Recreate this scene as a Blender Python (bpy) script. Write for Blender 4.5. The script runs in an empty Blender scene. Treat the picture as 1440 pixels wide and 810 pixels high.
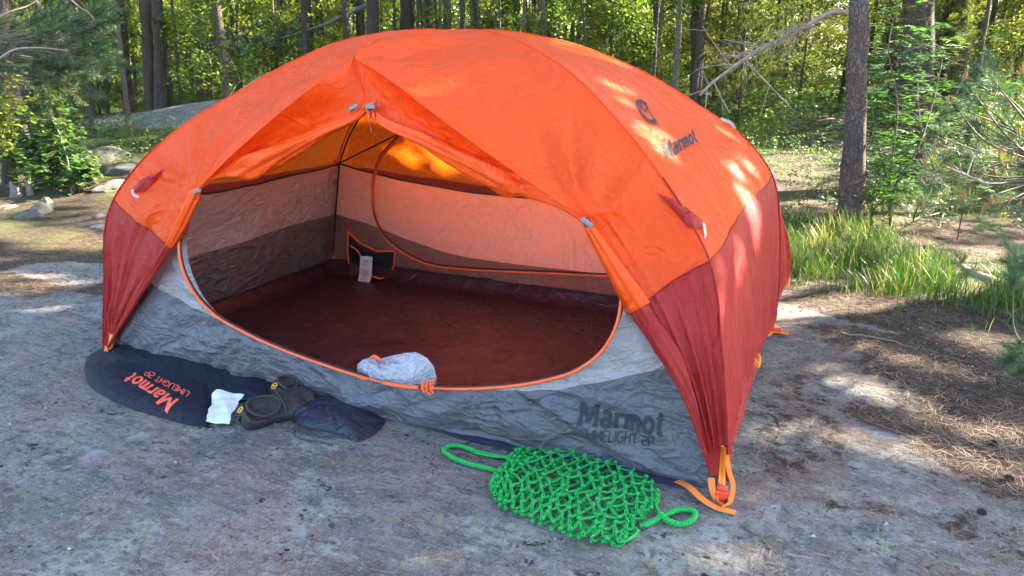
import bpy, bmesh, math, random
import numpy as np
from mathutils import Vector
from mathutils.bvhtree import BVHTree
random.seed(7)
RS = np.random.RandomState(11)
SC = bpy.context.scene
COL = SC.collection
R = math.radians
PI = math.pi

# ------------------------------------------------------------------ camera frame (metres; tent centre = origin)
F_PX = 1050.0
CAM = np.array([1.29, -2.5, 1.045])
PITCH, ROLL, YAW = R(16.1), R(0.9), R(-23.1)
FW = np.array([math.sin(YAW)*math.cos(PITCH), math.cos(YAW)*math.cos(PITCH), -math.sin(PITCH)])
_r = np.array([math.cos(YAW), -math.sin(YAW), 0.0]); _u = np.cross(_r, FW)
RT = math.cos(ROLL)*_r + math.sin(ROLL)*_u
UP = -math.sin(ROLL)*_r + math.cos(ROLL)*_u
def ray(px, py): return FW + RT*(px-720)/F_PX - UP*(py-405)/F_PX
def up(px, py, n, c):
    d = ray(px, py); n = np.array(n, float); return CAM + d*(c-n@CAM)/(n@d)
def yp(px, py, y): return up(px, py, (0, 1, 0), y)
def xp(px, py, x): return up(px, py, (1, 0, 0), x)
def zp(px, py, z=0.0): return up(px, py, (0, 0, 1), z)
def dp(px, py, d): return CAM + ray(px, py)*d

# ------------------------------------------------------------------ noise
def _hash(ix, iy, iz, s):
    n = (ix*73856093) ^ (iy*19349663) ^ (iz*83492791) ^ (s*2654435)
    n = (n ^ (n >> 13))*1274126177 & 0x7fffffff
    return ((n ^ (n >> 16)) & 0xffff)/65535.0
def vn(P, s=0):
    P = np.asarray(P, float); i = np.floor(P).astype(np.int64); f = P-i; f = f*f*(3-2*f)
    out = 0
    for a in (0, 1):
        for b in (0, 1):
            for c in (0, 1):
                w = (f[..., 0] if a else 1-f[..., 0])*(f[..., 1] if b else 1-f[..., 1])*(f[..., 2] if c else 1-f[..., 2])
                out = out + w*_hash(i[..., 0]+a, i[..., 1]+b, i[..., 2]+c, s)
    return out
def fbm(P, s=0, o=4, g=.5):
    P = np.asarray(P, float); t = 0; a = 1; n = 0
    for k in range(o):
        t = t+a*vn(P*2**k, s+k*17); n += a; a *= g
    return t/n
def fbm2(x, y, sc, s=0, o=4):
    return fbm(np.stack([x*sc, y*sc, np.zeros_like(x)+.37], -1), s, o)
def sstep(a, b, x): t = np.clip((x-a)/(b-a), 0, 1); return t*t*(3-2*t)

# ------------------------------------------------------------------ terrain
def terr(x, y):
    x = np.asarray(x, float); y = np.asarray(y, float)
    dx, dy = x-CAM[0], y-CAM[1]
    d = dx*FW[0]/math.cos(PITCH)+dy*FW[1]/math.cos(PITCH)
    rt = dx*_r[0]+dy*_r[1]
    z = .034*np.clip(d-4.2, 0, 30)+.012*np.clip(d-30, 0, 60)
    # keep the tent pitch flat
    k = sstep(.85, 2.2, np.sqrt((x/1.35)**2+(y/.9)**2))
    z = z+k*(fbm2(x, y, .7, 3, 3)-.5)*.11
    z = z+k*(fbm2(x, y, 3.1, 9, 4)-.5)*.036
    z = z+sstep(3.5, 9, d)*(fbm2(x, y, .35, 21, 3)-.5)*.35
    # rock shelf dropping at the left edge, step down to the litter
    lx = -x-1.9+(fbm2(x, y, 1.3, 5, 3)-.5)*.9
    e = sstep(-.15, .18, y+.30+(fbm2(x, y, 2.0, 6, 3)-.5)*.5)
    z = z-.10*sstep(0, .5, lx)*e*(1-sstep(1.2, 3.5, y))
    # raised outcrop far left, behind the tent
    z = z+.42*np.exp(-(((x+6.0)/3.0)**2+((y-6.2)/1.5)**2)*1.2)
    # right side dips toward the grass
    z = z-.08*sstep(1.2, 3.0, x)*sstep(1.2, 2.6, y)*(1-sstep(4, 7, y))
    return z
_AT = {}
def at(px, py):
    if (px, py) in _AT: return _AT[px, py].copy()
    d = ray(px, py); lo, hi = .8, 90.0
    for it in range(4):
        t = np.linspace(lo, hi, 60) if it else np.geomspace(lo, hi, 90)
        P = CAM+d*t[:, None]; h = P[:, 2]-terr(P[:, 0], P[:, 1]); k = np.where(h <= 0)[0]
        if len(k) == 0: break
        i = max(k[0], 1); lo, hi = t[i-1], t[i]
    _AT[px, py] = CAM+d*hi; return _AT[px, py].copy()

# ------------------------------------------------------------------ mesh helpers
class MB:
    def __init__(s): s.v = []; s.f = []; s.n = 0; s.rnd = []; s.sd = []; s.uv = None
    def add(s, V, Fc, rnd=None):
        V = np.asarray(V, float).reshape(-1, 3); s.v.append(V)
        o = s.n
        if isinstance(Fc, np.ndarray): s.f.extend((Fc+o).tolist())
        else: s.f.extend([[i+o for i in f] for f in Fc])
        s.rnd.append(np.full(len(V), .5) if rnd is None else np.broadcast_to(np.asarray(rnd, float).ravel() if np.ndim(rnd) else rnd, (len(V),)).astype(float))
        s.n += len(V); return s
    def grid(s, P, closed=False, rnd=None):
        nu, nv = P.shape[:2]
        I = np.arange(nu*nv).reshape(nu, nv)
        if closed: I = np.concatenate([I, I[:, :1]], 1)
        q = np.stack([I[:-1, :-1], I[1:, :-1], I[1:, 1:], I[:-1, 1:]], -1).reshape(-1, 4)
        return s.add(P.reshape(-1, 3), q, rnd)
    def tube(s, pts, rad, k=8, cap=True, rnd=None, flat=1.0, rough=0, seed=0):
        pts = np.asarray(pts, float); n = len(pts)
        rad = np.broadcast_to(np.asarray(rad, float), (n,))
        T = np.gradient(pts, axis=0); T /= np.linalg.norm(T, axis=1)[:, None]+1e-9
        ref = np.array([0, 0, 1.0]) if abs(T[0][2]) < .9 else np.array([1.0, 0, 0])
        A = np.cross(T[0], ref); A /= np.linalg.norm(A); As = [A]
        for i in range(1, n):
            A = A-T[i]*(A@T[i]); A /= np.linalg.norm(A)+1e-9; As.append(A)
        As = np.array(As); Bs = np.cross(T, As)
        a = np.linspace(0, 2*PI, k, endpoint=False)
        P = pts[:, None]+rad[:, None, None]*(np.cos(a)[None, :, None]*As[:, None]+flat*np.sin(a)[None, :, None]*Bs[:, None])
        if rough: P = P+(P-pts[:, None])*((fbm(P*rough, seed, 3)-.5)[..., None]*1.1)
        s.grid(P, True, rnd)
        if cap:
            o = s.n-n*k
            s.f.append([o+i for i in range(k)][::-1] if True else []); s.f.append([o+(n-1)*k+i for i in range(k)])
        return s
    def box(s, c, sx, sy, sz, ax=None):
        c = np.array(c, float); X, Y, Z = (np.eye(3) if ax is None else np.array(ax, float))
        V = [c+X*sx*i/2+Y*sy*j/2+Z*sz*k/2 for i in (-1, 1) for j in (-1, 1) for k in (-1, 1)]
        return s.add(V, [(0, 1, 3, 2), (4, 6, 7, 5), (0, 4, 5, 1), (2, 3, 7, 6), (0, 2, 6, 4), (1, 5, 7, 3)])
    def build(s, name, mat, parent=None, smooth=True, origin=None, attrs=None):
        V = np.concatenate(s.v)
        if parent is not None:
            r = parent
            while r.parent: r = r.parent
            V = V-np.array(r.location)
        elif origin is not None: V = V-np.array(origin)
        me = bpy.data.meshes.new(name)
        me.from_pydata(V.tolist() if len(V) < 0 else V, [], s.f)
        me.polygons.foreach_set('use_smooth', np.full(len(me.polygons), smooth))
        at_ = me.attributes.new('rnd', 'FLOAT', 'POINT'); at_.data.foreach_set('value', np.concatenate(s.rnd).astype(np.float32))
        for k, a in (attrs or {}).items():
            t = me.attributes.new(k, 'FLOAT', 'POINT'); t.data.foreach_set('value', np.asarray(a, np.float32).ravel())
        me.update()
        ob = bpy.data.objects.new(name, me); COL.objects.link(ob)
        if mat: me.materials.append(mat)
        if parent is not None: ob.parent = parent
        elif origin is not None: ob.location = origin
        return ob

def tag(o, label=None, cat=None, group=None, kind=None):
    if label: o['label'] = label
    if cat: o['category'] = cat
    if group: o['group'] = group
    if kind: o['kind'] = kind
    return o
def thing(name, loc, label, cat, group=None):
    o = bpy.data.objects.new(name, None); COL.objects.link(o); o.empty_display_size = .1
    o.location = [float(q) for q in loc]; return tag(o, label, cat, group)
def copy_tree(o, parent=None):
    c = o.copy(); COL.objects.link(c); c.parent = parent
    for ch in o.children: copy_tree(ch, c)
    return c

def cr(knots, t, ts=None):
    """smooth curve through knots at parameters ts (finite-difference hermite)"""
    K = np.asarray(knots, float)
    if ts is None:
        d = np.linalg.norm(np.diff(K, axis=0), axis=1); ts = np.concatenate([[0], np.cumsum(d)]); ts = ts/ts[-1]
    ts = np.asarray(ts, float); t = np.asarray(t, float)
    m = np.zeros_like(K)
    dd = np.diff(K, axis=0)/np.diff(ts)[:, None]
    m[0] = dd[0]; m[-1] = dd[-1]
    h = np.diff(ts)
    m[1:-1] = (dd[:-1]*h[1:, None]+dd[1:]*h[:-1, None])/(h[1:]+h[:-1])[:, None]
    i = np.clip(np.searchsorted(ts, t, side='right')-1, 0, len(ts)-2)
    hh = h[i]; x = ((t-ts[i])/hh)[..., None]; hh = hh[..., None]
    return ((2*x**3-3*x**2+1)*K[i]+(x**3-2*x**2+x)*hh*m[i]+(-2*x**3+3*x**2)*K[i+1]+(x**3-x**2)*hh*m[i+1])
def pchip(x, y, t):
    x = np.asarray(x, float); y = np.asarray(y, float); h = np.diff(x); d = np.diff(y)/h
    m = np.concatenate([[d[0]], 2*d[:-1]*d[1:]/(d[:-1]+d[1:]+1e-12), [d[-1]]])
    i = np.clip(np.searchsorted(x, t, side='right')-1, 0, len(x)-2); u = (t-x[i])/h[i]
    return (2*u**3-3*u**2+1)*y[i]+(u**3-2*u**2+u)*h[i]*m[i]+(-2*u**3+3*u**2)*y[i+1]+(u**3-u**2)*h[i]*m[i+1]
def curve(knots, n=40, ts=None): return cr(knots, np.linspace(0, 1, n), ts)

# ------------------------------------------------------------------ materials
def mat(name):
    m = bpy.data.materials.new(name); m.use_nodes = True; nt = m.node_tree; nt.nodes.clear()
    return m, nt
class NT:
    def __init__(s, name):
        s.m, s.t = mat(name); s.out = s.n('ShaderNodeOutputMaterial')
    def n(s, ty, **kw):
        nd = s.t.nodes.new(ty)
        for k, v in kw.items():
            if k.startswith('i_'):
                key = k[2:]; key = int(key) if key.isdigit() else key.replace('_', ' ')
                s.set(nd.inputs[key], v)
            else: setattr(nd, k, v)
        return nd
    def set(s, inp, v):
        if isinstance(v, bpy.types.NodeSocket): s.t.links.new(v, inp)
        else: inp.default_value = v
    def coord(s, kind='Object'): return s.n('ShaderNodeTexCoord').outputs[kind]
    def mapping(s, vec, scale=(1, 1, 1), rot=(0, 0, 0)):
        return s.n('ShaderNodeMapping', i_Vector=vec, i_Scale=scale, i_Rotation=rot).outputs[0]
    def noise(s, vec, sc, det=5, rough=.55, dist=0, typ=None):
        nd = s.n('ShaderNodeTexNoise', i_Vector=vec, i_Scale=sc, i_Detail=det, i_Roughness=rough, i_Distortion=dist)
        if typ: nd.noise_type = typ
        return nd.outputs['Fac']
    def vor(s, vec, sc, feat='F1', out='Distance', rnd=1.0):
        nd = s.n('ShaderNodeTexVoronoi', i_Vector=vec, i_Scale=sc, feature=feat); nd.inputs['Randomness'].default_value = rnd
        return nd.outputs[out]
    def ramp(s, fac, stops, interp='LINEAR'):
        nd = s.n('ShaderNodeValToRGB', i_Fac=fac); cr_ = nd.color_ramp; cr_.interpolation = interp
        while len(cr_.elements) < len(stops): cr_.elements.new(.5)
        for e, (p, c) in zip(cr_.elements, stops):
            e.position = p; e.color = (c, c, c, 1) if not hasattr(c, '__len__') else (*c, 1)
        return nd.outputs[0]
    def mix(s, fac, a, b, mode='MIX'):
        nd = s.n('ShaderNodeMix', data_type='RGBA', blend_type=mode)
        for i, v in ((0, fac), (6, a), (7, b)):
            if isinstance(v, tuple) and len(v) == 3: v = (*v, 1)
            s.set(nd.inputs[i], v)
        return nd.outputs[2]
    def math(s, op, a, b=0.0, c=0.0):
        nd = s.n('ShaderNodeMath', operation=op); s.set(nd.inputs[0], a); s.set(nd.inputs[1], b); s.set(nd.inputs[2], c); return nd.outputs[0]
    def attr(s, name): return s.n('ShaderNodeAttribute', attribute_name=name).outputs['Fac']
    def bump(s, h, strength=.5, dist=.01, normal=None):
        nd = s.n('ShaderNodeBump', i_Height=h, i_Strength=strength, i_Distance=dist)
        if normal is not None: s.set(nd.inputs['Normal'], normal)
        return nd.outputs[0]
    def prin(s, col, rough=.6, normal=None, **kw):
        if isinstance(col, tuple) and len(col) == 3: col = (*col, 1)
        p = s.n('ShaderNodeBsdfPrincipled'); s.set(p.inputs['Base Color'], col); s.set(p.inputs['Roughness'], rough)
        if normal is not None: s.set(p.inputs['Normal'], normal)
        for k, v in kw.items(): s.set(p.inputs[k], v)
        return p.outputs[0]
    def done(s, sh): s.t.links.new(sh, s.out.inputs[0]); return s.m

def cloth(name, col, trans=.25, tcol=None, rough=.45, wr=1.0, scale=1.0, stretch=(1, 1, 1), two=None, dirt=0.0, spec=.5, big_w=1.4, rot=(0, 0, 0)):
    """thin nylon: crumple bump, some light shining through"""
    k = NT(name); co = k.coord('Object'); cm = k.mapping(co, stretch, rot)
    wp = k.noise(cm, 2.2*scale, 2, .5)
    big = k.noise(cm, 5.5*scale, 3, .5, 1.2)
    def ridge(sc, det, dist):
        x = k.noise(cm, sc*scale, det, .5, dist); return k.math('POWER', k.math('SUBTRACT', 1.0, k.math('ABSOLUTE', k.math('MULTIPLY_ADD', x, 4.0, -2.0))), 2.0)
    r1 = ridge(7, 2, .9); r2 = ridge(17, 2, 1.2)
    v = k.vor(k.mix(.12, cm, k.noise(cm, 6*scale, 2, .5), 'ADD'), 13*scale, 'DISTANCE_TO_EDGE')
    v = k.ramp(v, [(0, 1.0), (.18, 0.0)])
    h = k.math('ADD', k.math('MULTIPLY', big, big_w), k.math('MULTIPLY', r1, .45))
    h = k.math('ADD', h, k.math('MULTIPLY', r2, .2))
    h = k.math('ADD', h, k.math('MULTIPLY', k.math('MULTIPLY', v, wp), .22))
    nrm = k.bump(h, min(1.0, .55*wr), .011*max(1, wr))
    base = (*col, 1)
    c = k.mix(k.math('MULTIPLY', k.noise(co, 3.0, 4), .22), base, tuple(q*.72 for q in col))
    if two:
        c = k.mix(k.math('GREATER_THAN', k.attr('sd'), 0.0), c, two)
    if dirt: c = k.mix(k.ramp(k.noise(co, 9, 6, .6), [(.5, 0.0), (.8, dirt)]), c, (.3, .27, .22))
    p = k.prin(c, rough, nrm, **{'Specular IOR Level': spec})
    if trans <= 0: return k.done(p)
    tr = k.n('ShaderNodeBsdfTranslucent', i_Color=(*(tcol or col), 1) if not two else c, i_Normal=nrm).outputs[0]
    if two and tcol: tr.node.inputs[0].default_value = (*tcol, 1)
    ms = k.n('ShaderNodeMixShader', i_Fac=trans); k.t.links.new(p, ms.inputs[1]); k.t.links.new(tr, ms.inputs[2])
    return k.done(ms.outputs[0])
def plain(name, col, rough=.5, bump=0, sc=60, metal=0, var=.0, varcol=None):
    k = NT(name); co = k.coord('Object'); n = k.noise(co, sc, 4)
    c = (*col, 1) if not var else k.mix(k.ramp(k.noise(co, sc*.3, 4), [(.4, 0.0), (.65, var)]), (*col, 1), varcol or tuple(q*.5 for q in col))
    return k.done(k.prin(c, rough, k.bump(n, bump, .004) if bump else None, Metallic=metal))
def leafmat(name, stops, trans=.45, rough=.5, tmul=1.25, objvar=.25):
    k = NT(name)
    oi = k.n('ShaderNodeObjectInfo').outputs['Random']
    f = k.math('FRACT', k.math('ADD', k.attr('rnd'), k.math('MULTIPLY', oi, objvar)))
    f = k.attr('rnd') if objvar == 0 else f
    c = k.ramp(f, stops)
    p = k.prin(c, rough, None, **{'Specular IOR Level': .35})
    tc = k.mix(1.0, c, (tmul*1.0, tmul*1.08, tmul*.5), 'MULTIPLY')
    tr = k.n('ShaderNodeBsdfTranslucent', i_Color=tc).outputs[0]
    ms = k.n('ShaderNodeMixShader', i_Fac=trans); k.t.links.new(p, ms.inputs[1]); k.t.links.new(tr, ms.inputs[2])
    return k.done(ms.outputs[0])
def barkmat(name, c1, c2, c3=(.2, .19, .17), sc=1.0, tint=None):
    k = NT(name); co = k.coord('Object'); cm = k.mapping(co, (1, 1, .28))
    w = k.noise(cm, 9*sc, 3)
    sc = sc*1.9; cm = k.mapping(co, (1, 1, .42))
    vv = k.mix(.10, cm, k.n('ShaderNodeTexNoise', i_Vector=cm, i_Scale=17*sc, i_Detail=4.0).outputs['Color'], 'ADD')
    v = k.vor(vv, 26*sc, 'DISTANCE_TO_EDGE')
    crack = k.ramp(v, [(0, 0.25), (.2, 1.0)])
    n = k.noise(co, 70*sc, 5, .65)
    c = k.mix(k.ramp(k.vor(vv, 26*sc, 'F1', 'Color'), [(.2, 0.0), (.8, 1.0)]), c1, c2)
    c = k.mix(k.ramp(k.noise(co, 5, 5, .6), [(.50, 0.0), (.68, .75)]), c, c3)
    c = k.mix(crack, tuple(q*.28 for q in c1), c)
    c = k.mix(k.math('MULTIPLY', n, .5), c, (.05, .04, .035))
    h = k.math('ADD', k.math('MULTIPLY', crack, 1.0), k.math('MULTIPLY', n, .35))
    h = k.math('ADD', h, w)
    return k.done(k.prin(c, .9, k.bump(h, .9, .02)))

M = {}
OR = (.93, .098, .010); RD = (.36, .022, .020)
M['orange'] = cloth('orange_nylon', OR, .42, (.98, .16, .008), .46, 1.25, .8, (1, 1, 1), spec=.3)
M['roll'] = cloth('orange_rolled_nylon', OR, .18, (.95, .15, .010), .46, 1.1, 1.2, (1, 1, .6), spec=.3)
M['red'] = cloth('red_nylon', RD, .22, (.7, .06, .04), .56, 1.2, 1.1, (1.6, 1.6, .55), spec=.3)
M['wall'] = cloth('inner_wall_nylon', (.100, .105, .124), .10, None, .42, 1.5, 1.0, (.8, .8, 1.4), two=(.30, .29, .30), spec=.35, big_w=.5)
M['wall_side'] = cloth('inner_left_nylon', (.17, .160, .170), .25, None, .30, 1.8, 1.3, (1, .7, 1.2), two=(.50, .455, .48), big_w=.7)  # greyer copy of the back wall nylon, weaker light put into its colour
M['wall_in'] = cloth('inner_side_nylon', (.18, .155, .155), .45, None, .38, 1.6, 1.2, (1.0, 1.0, .8), two=(.60, .48, .46), big_w=.8)  # peach tint puts the orange glow inside the tent into the colour
M['floor'] = cloth('floor_nylon', (.045, .017, .028), 0, None, .42, 1.3, .8, (1, 1, 1), spec=.5, dirt=.15)
M['sheet'] = cloth('groundsheet_nylon', (.022, .025, .042), 0, None, .4, .8, 1.5)
M['navy'] = cloth('navy_nylon', (.014, .016, .027), 0, None, .5, .9, 1.0, (1, 1, 1), spec=.12)
M['navy2'] = cloth('navy_pouch_nylon', (.019, .022, .038), 0, None, .42, 1.2, 1.6, spec=.35)
M['paledoor'] = cloth('pale_door_nylon', (.46, .49, .55), .25, (.6, .6, .65), .45, 1.7, 1.6)
M['tagwhite'] = plain('white_tag', (.72, .71, .72), .7, .3, 90)
M['paper'] = plain('white_paper', (.62, .68, .76), .5, .4, 60)
M['piping'] = plain('orange_piping', (.80, .12, .035), .5, .3, 300)
M['webbing'] = plain('orange_webbing', (.85, .21, .03), .6, .5, 400)
M['clip'] = plain('red_plastic', (.75, .07, .03), .35)
M['pole'] = plain('orange_pole', (.85, .24, .02), .3, metal=.3)
M['black'] = plain('black_tape', (.012, .012, .014), .6)
M['darkgrey'] = plain('print_dark', (.015, .018, .028), .75)
M['flyprint'] = plain('print_fly', (.035, .02, .03), .9)
M['sackprint'] = plain('print_orange', (.85, .12, .06), .5)
M['reflect'] = plain('reflective_grey', (.17, .18, .19), .35, .2, 200)
M['silver'] = plain('reflective_silver', (.42, .43, .45), .25, .2, 200)
M['rope'] = plain('green_rope', (.008, .38, .070), .75, .6, 500, var=.35, varcol=(.006, .22, .035))
M['cord'] = plain('dark_cord', (.03, .032, .04), .7)
M['shoe'] = plain('dark_shoe_fabric', (.016, .015, .015), .65, .5, 250, var=.5, varcol=(.05, .047, .042))
M['shoesole'] = plain('shoe_rubber', (.02, .02, .02), .6, .3, 100)
M['yellow'] = plain('yellow_patch', (.75, .42, .05), .5)
M['inkgrey'] = plain('tag_ink', (.35, .34, .38), .7)
M['inkred'] = plain('tag_red_ink', (.7, .08, .06), .7)
# mosquito mesh: net so fine it reads as a tinted veil
k = NT('mosquito_net'); p = k.prin((.07, .035, .03), .8); t = k.n('ShaderNodeBsdfTransparent').outputs[0]
ms = k.n('ShaderNodeMixShader', i_Fac=.62); k.t.links.new(p, ms.inputs[1]); k.t.links.new(t, ms.inputs[2]); M['net'] = k.done(ms.outputs[0])

M['bark_pine'] = barkmat('bark_pine', (.22, .14, .105), (.15, .11, .095), (.20, .19, .175))
M['bark_dark'] = barkmat('bark_dark', (.135, .090, .066), (.095, .070, .056), (.15, .135, .115))
M['bark_pale'] = barkmat('bark_pale', (.30, .25, .19), (.22, .19, .15), (.35, .32, .27), 1.5)
M['bark_grey'] = barkmat('bark_grey', (.21, .165, .125), (.15, .12, .095), (.24, .22, .185), 1.5)
M['deadwood'] = plain('dead_wood', (.30, .25, .20), .85, .6, 80, var=.5)
M['greywood'] = plain('grey_wood', (.17, .15, .13), .9, .8, 60, var=.7, varcol=(.09, .075, .06))
M['stem'] = plain('green_brown_stem', (.10, .085, .05), .8)
M['leaf'] = leafmat('leaf_broad', [(0, (.04, .085, .02)), (.5, (.08, .14, .026)), (1, (.16, .21, .04))], .48)
M['leaf_y'] = leafmat('leaf_yellowgreen', [(0, (.09, .145, .024)), (.5, (.175, .225, .04)), (1, (.31, .32, .07))], .52)
M['leaf_bush'] = leafmat('leaf_bush', [(0, (.05, .11, .03)), (.6, (.08, .155, .042)), (1, (.15, .21, .06))], .42, .5)
M['rowan'] = leafmat('leaf_rowan', [(0, (.045, .13, .035)), (.6, (.08, .19, .05)), (1, (.16, .27, .07))], .4, .4)
M['needle'] = leafmat('pine_needles', [(0, (.035, .065, .035)), (.6, (.055, .10, .05)), (1, (.10, .15, .06))], .2, .5)
M['needle_y'] = leafmat('young_pine_needles', [(0, (.06, .12, .07)), (.55, (.10, .19, .09)), (.86, (.20, .24, .08)), (1, (.45, .31, .08))], .25, .5, objvar=0)
M['candle'] = leafmat('pine_candles', [(0, (.42, .14, .07)), (1, (.55, .26, .12))], .2, .6, objvar=0)
M['spruce'] = leafmat('conifer_sprays', [(0, (.05, .075, .02)), (.5, (.10, .125, .03)), (1, (.19, .19, .05))], .4, .6)
M['grass'] = leafmat('grass_blades', [(0, (.03, .085, .012)), (.55, (.065, .15, .018)), (.82, (.12, .185, .035)), (.9, (.36, .30, .13)), (1, (.45, .36, .20))], .45, .45, objvar=0, tmul=.9)
M['berry'] = leafmat('low_shrub_leaves', [(0, (.04, .09, .02)), (.5, (.08, .15, .025)), (1, (.15, .21, .04))], .4, .5)
M['litter'] = leafmat('fallen_needles', [(0, (.10, .062, .045)), (.5, (.20, .125, .085)), (.85, (.34, .23, .16)), (1, (.5, .38, .27))], 0.02, .7, objvar=0)

M['grit'] = leafmat('grit_flakes', [(0, (.025, .022, .02)), (.55, (.10, .09, .08)), (.8, (.22, .22, .18)), (1, (.38, .37, .34))], 0.0, .85, objvar=0)
def rockcol(k, co):
    st = k.mapping(co, (1.0, 1.9, 1), (0, 0, R(28)))
    base = k.ramp(k.noise(co, 1.3, 6, .6), [(.34, (.17, .163, .155)), (.48, (.26, .247, .23)), (.64, (.36, .337, .305))])
    base = k.mix(k.ramp(k.noise(st, 6, 7, .62), [(.49, 0.0), (.60, .65)]), base, (.13, .125, .125))
    base = k.mix(k.ramp(k.noise(st, 11, 6, .65), [(.56, 0.0), (.66, .55)]), base, (.42, .40, .38))
    base = k.mix(k.ramp(k.noise(co, 2.9, 4, .6), [(.48, 0.0), (.60, .75)]), base, (.36, .26, .225))
    base = k.mix(k.ramp(k.noise(co, 85, 4, .7), [(.46, .0), (.60, .5)]), base, (.11, .105, .105))
    base = k.mix(k.ramp(k.noise(co, 160, 3, .7), [(.56, .0), (.63, .5)]), base, (.46, .44, .42))
    base = k.mix(k.ramp(k.noise(co, 34, 6, .75), [(.38, .6), (.50, 0.0)]), base, (.13, .124, .12))
    base = k.mix(k.ramp(k.noise(co, 55, 5, .75), [(.56, 0.0), (.66, .7)]), base, (.40, .385, .36))
    cr_ = k.vor(k.mix(.25, co, k.n('ShaderNodeTexNoise', i_Vector=co, i_Scale=4.0, i_Detail=6.0, i_Roughness=.65).outputs['Color'], 'ADD'), 1.3, 'DISTANCE_TO_EDGE')
    base = k.mix(k.ramp(cr_, [(0.0, .4), (.008, 0.0)]), base, (.04, .037, .035))
    # pale crust lichens: patches with speckled margins
    big = k.ramp(k.noise(co, 3.6, 6, .7, .4), [(.53, 0.0), (.58, 1.0)])
    sp = k.ramp(k.noise(co, 42, 5, .7), [(.44, 0.0), (.54, 1.0)])
    base = k.mix(k.math('MULTIPLY', k.math('MULTIPLY', big, sp), .72), base, (.36, .385, .34))
    disc = k.ramp(k.vor(k.mix(.05, co, k.n('ShaderNodeTexNoise', i_Vector=co, i_Scale=30.0).outputs['Color'], 'ADD'), 5.5), [(.16, 1.0), (.21, 0.0)])
    dsel = k.ramp(k.noise(co, 1.9, 2), [(.47, 0.0), (.52, 1.0)])
    base = k.mix(k.math('MULTIPLY', k.math('MULTIPLY', disc, dsel), .55), base, (.43, .45, .46))
    yl = k.math('MULTIPLY', k.ramp(k.noise(co, 2.3, 3), [(.5, 0.0), (.6, 1.0)]), k.ramp(k.noise(co, 28, 5, .7), [(.55, 0.0), (.60, 1.0)]))
    base = k.mix(k.math('MULTIPLY', yl, .6), base, (.25, .27, .13))
    dk = k.math('MULTIPLY', k.ramp(k.noise(co, 3.3, 3), [(.5, 0.0), (.58, 1.0)]), k.ramp(k.noise(co, 24, 6, .75), [(.57, 0.0), (.60, 1.0)]))
    dk2 = k.ramp(k.noise(st, 17, 6, .72), [(.60, 0.0), (.63, .8)]); base = k.mix(dk2, base, (.075, .07, .068))
    base = k.mix(dk, base, (.022, .021, .022))
    return base
k = NT('ground_surface'); co = k.coord('Object')
rc = rockcol(k, co)
soil = k.ramp(k.noise(co, 26, 7, .75), [(.3, (.028, .019, .014)), (.5, (.075, .050, .033)), (.68, (.155, .103, .068)), (.82, (.27, .19, .125))])
soil = k.mix(k.math('MULTIPLY', k.attr('far'), k.ramp(k.noise(co, 2.1, 5, .6), [(.45, 0.0), (.62, .7)])), soil, (.13, .14, .04))
soilf = k.mix(k.ramp(k.noise(co, 120, 3, .7), [(.45, 0.0), (.6, .7)]), soil, (.05, .035, .025))
a = k.attr('litter'); edge = k.noise(co, 14, 7, .72)
f = k.ramp(k.math('ADD', k.math('SUBTRACT', a, .5), edge), [(.47, 0.0), (.56, 1.0)])
c = k.mix(f, rc, soilf)
g = k.attr('green'); fg = k.ramp(k.math('ADD', k.math('SUBTRACT', g, .5), k.noise(co, 18, 6, .7)), [(.48, 0.0), (.6, 1.0)])
c = k.mix(fg, c, k.ramp(k.noise(co, 40, 5, .7), [(.35, (.03, .045, .012)), (.6, (.085, .11, .03)), (.75, (.17, .16, .06))]))
st = k.mapping(co, (1.0, 2.6, 1), (0, 0, R(28)))
h = k.math('ADD', k.math('MULTIPLY', k.noise(st, 5, 8, .62), 1.0), k.math('MULTIPLY', k.noise(co, 45, 6, .75), .6))
h = k.math('SUBTRACT', h, k.math('MULTIPLY', k.ramp(k.noise(st, 9, 6, .7), [(.54, 0.0), (.60, 1.0)]), .28))
h = k.math('ADD', h, k.math('MULTIPLY', k.math('MULTIPLY', f, k.noise(co, 75, 4, .7)), .7))
M['ground'] = k.done(k.prin(c, .88, k.bump(h, 1.0, .045), **{'Specular IOR Level': .3}))
k = NT('loose_stone'); co = k.coord('Object'); M['stone'] = k.done(k.prin(k.mix(.75, rockcol(k, co), (.065, .062, .048)), .9, k.bump(k.noise(co, 30, 7, .7), .8, .02)))

# ================================================================== TERRAIN
def spaced(lo, hi, a, b, st):
    mid = np.arange(a, b+st/2, st); out = [mid]
    r = [b]; s = st
    while r[-1] < hi: s *= 1.07; r.append(r[-1]+s)
    l = [a]; s = st
    while l[-1] > lo: s *= 1.07; l.append(l[-1]-s)
    return np.concatenate([np.array(l[1:])[::-1], mid, np.array(r[1:])])
gx = spaced(-90, 70, -3.2, 3.6, .03); gy = spaced(-25, 110, -2.2, 3.6, .03)
GX, GY = np.meshgrid(gx, gy, indexing='ij'); GZ = terr(GX, GY)
def blob(x, y, c, rx, ry, rot=0, soft=.5):
    dx, dy = x-c[0], y-c[1]; u = dx*math.cos(rot)+dy*math.sin(rot); v = -dx*math.sin(rot)+dy*math.cos(rot)
    return 1-sstep(1-soft, 1+soft, np.sqrt((u/rx)**2+(v/ry)**2))
def dirs(x, y):
    dx, dy = x-CAM[0], y-CAM[1]
    return dx*FW[0]/math.cos(PITCH)+dy*FW[1]/math.cos(PITCH), dx*_r[0]+dy*_r[1]
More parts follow.
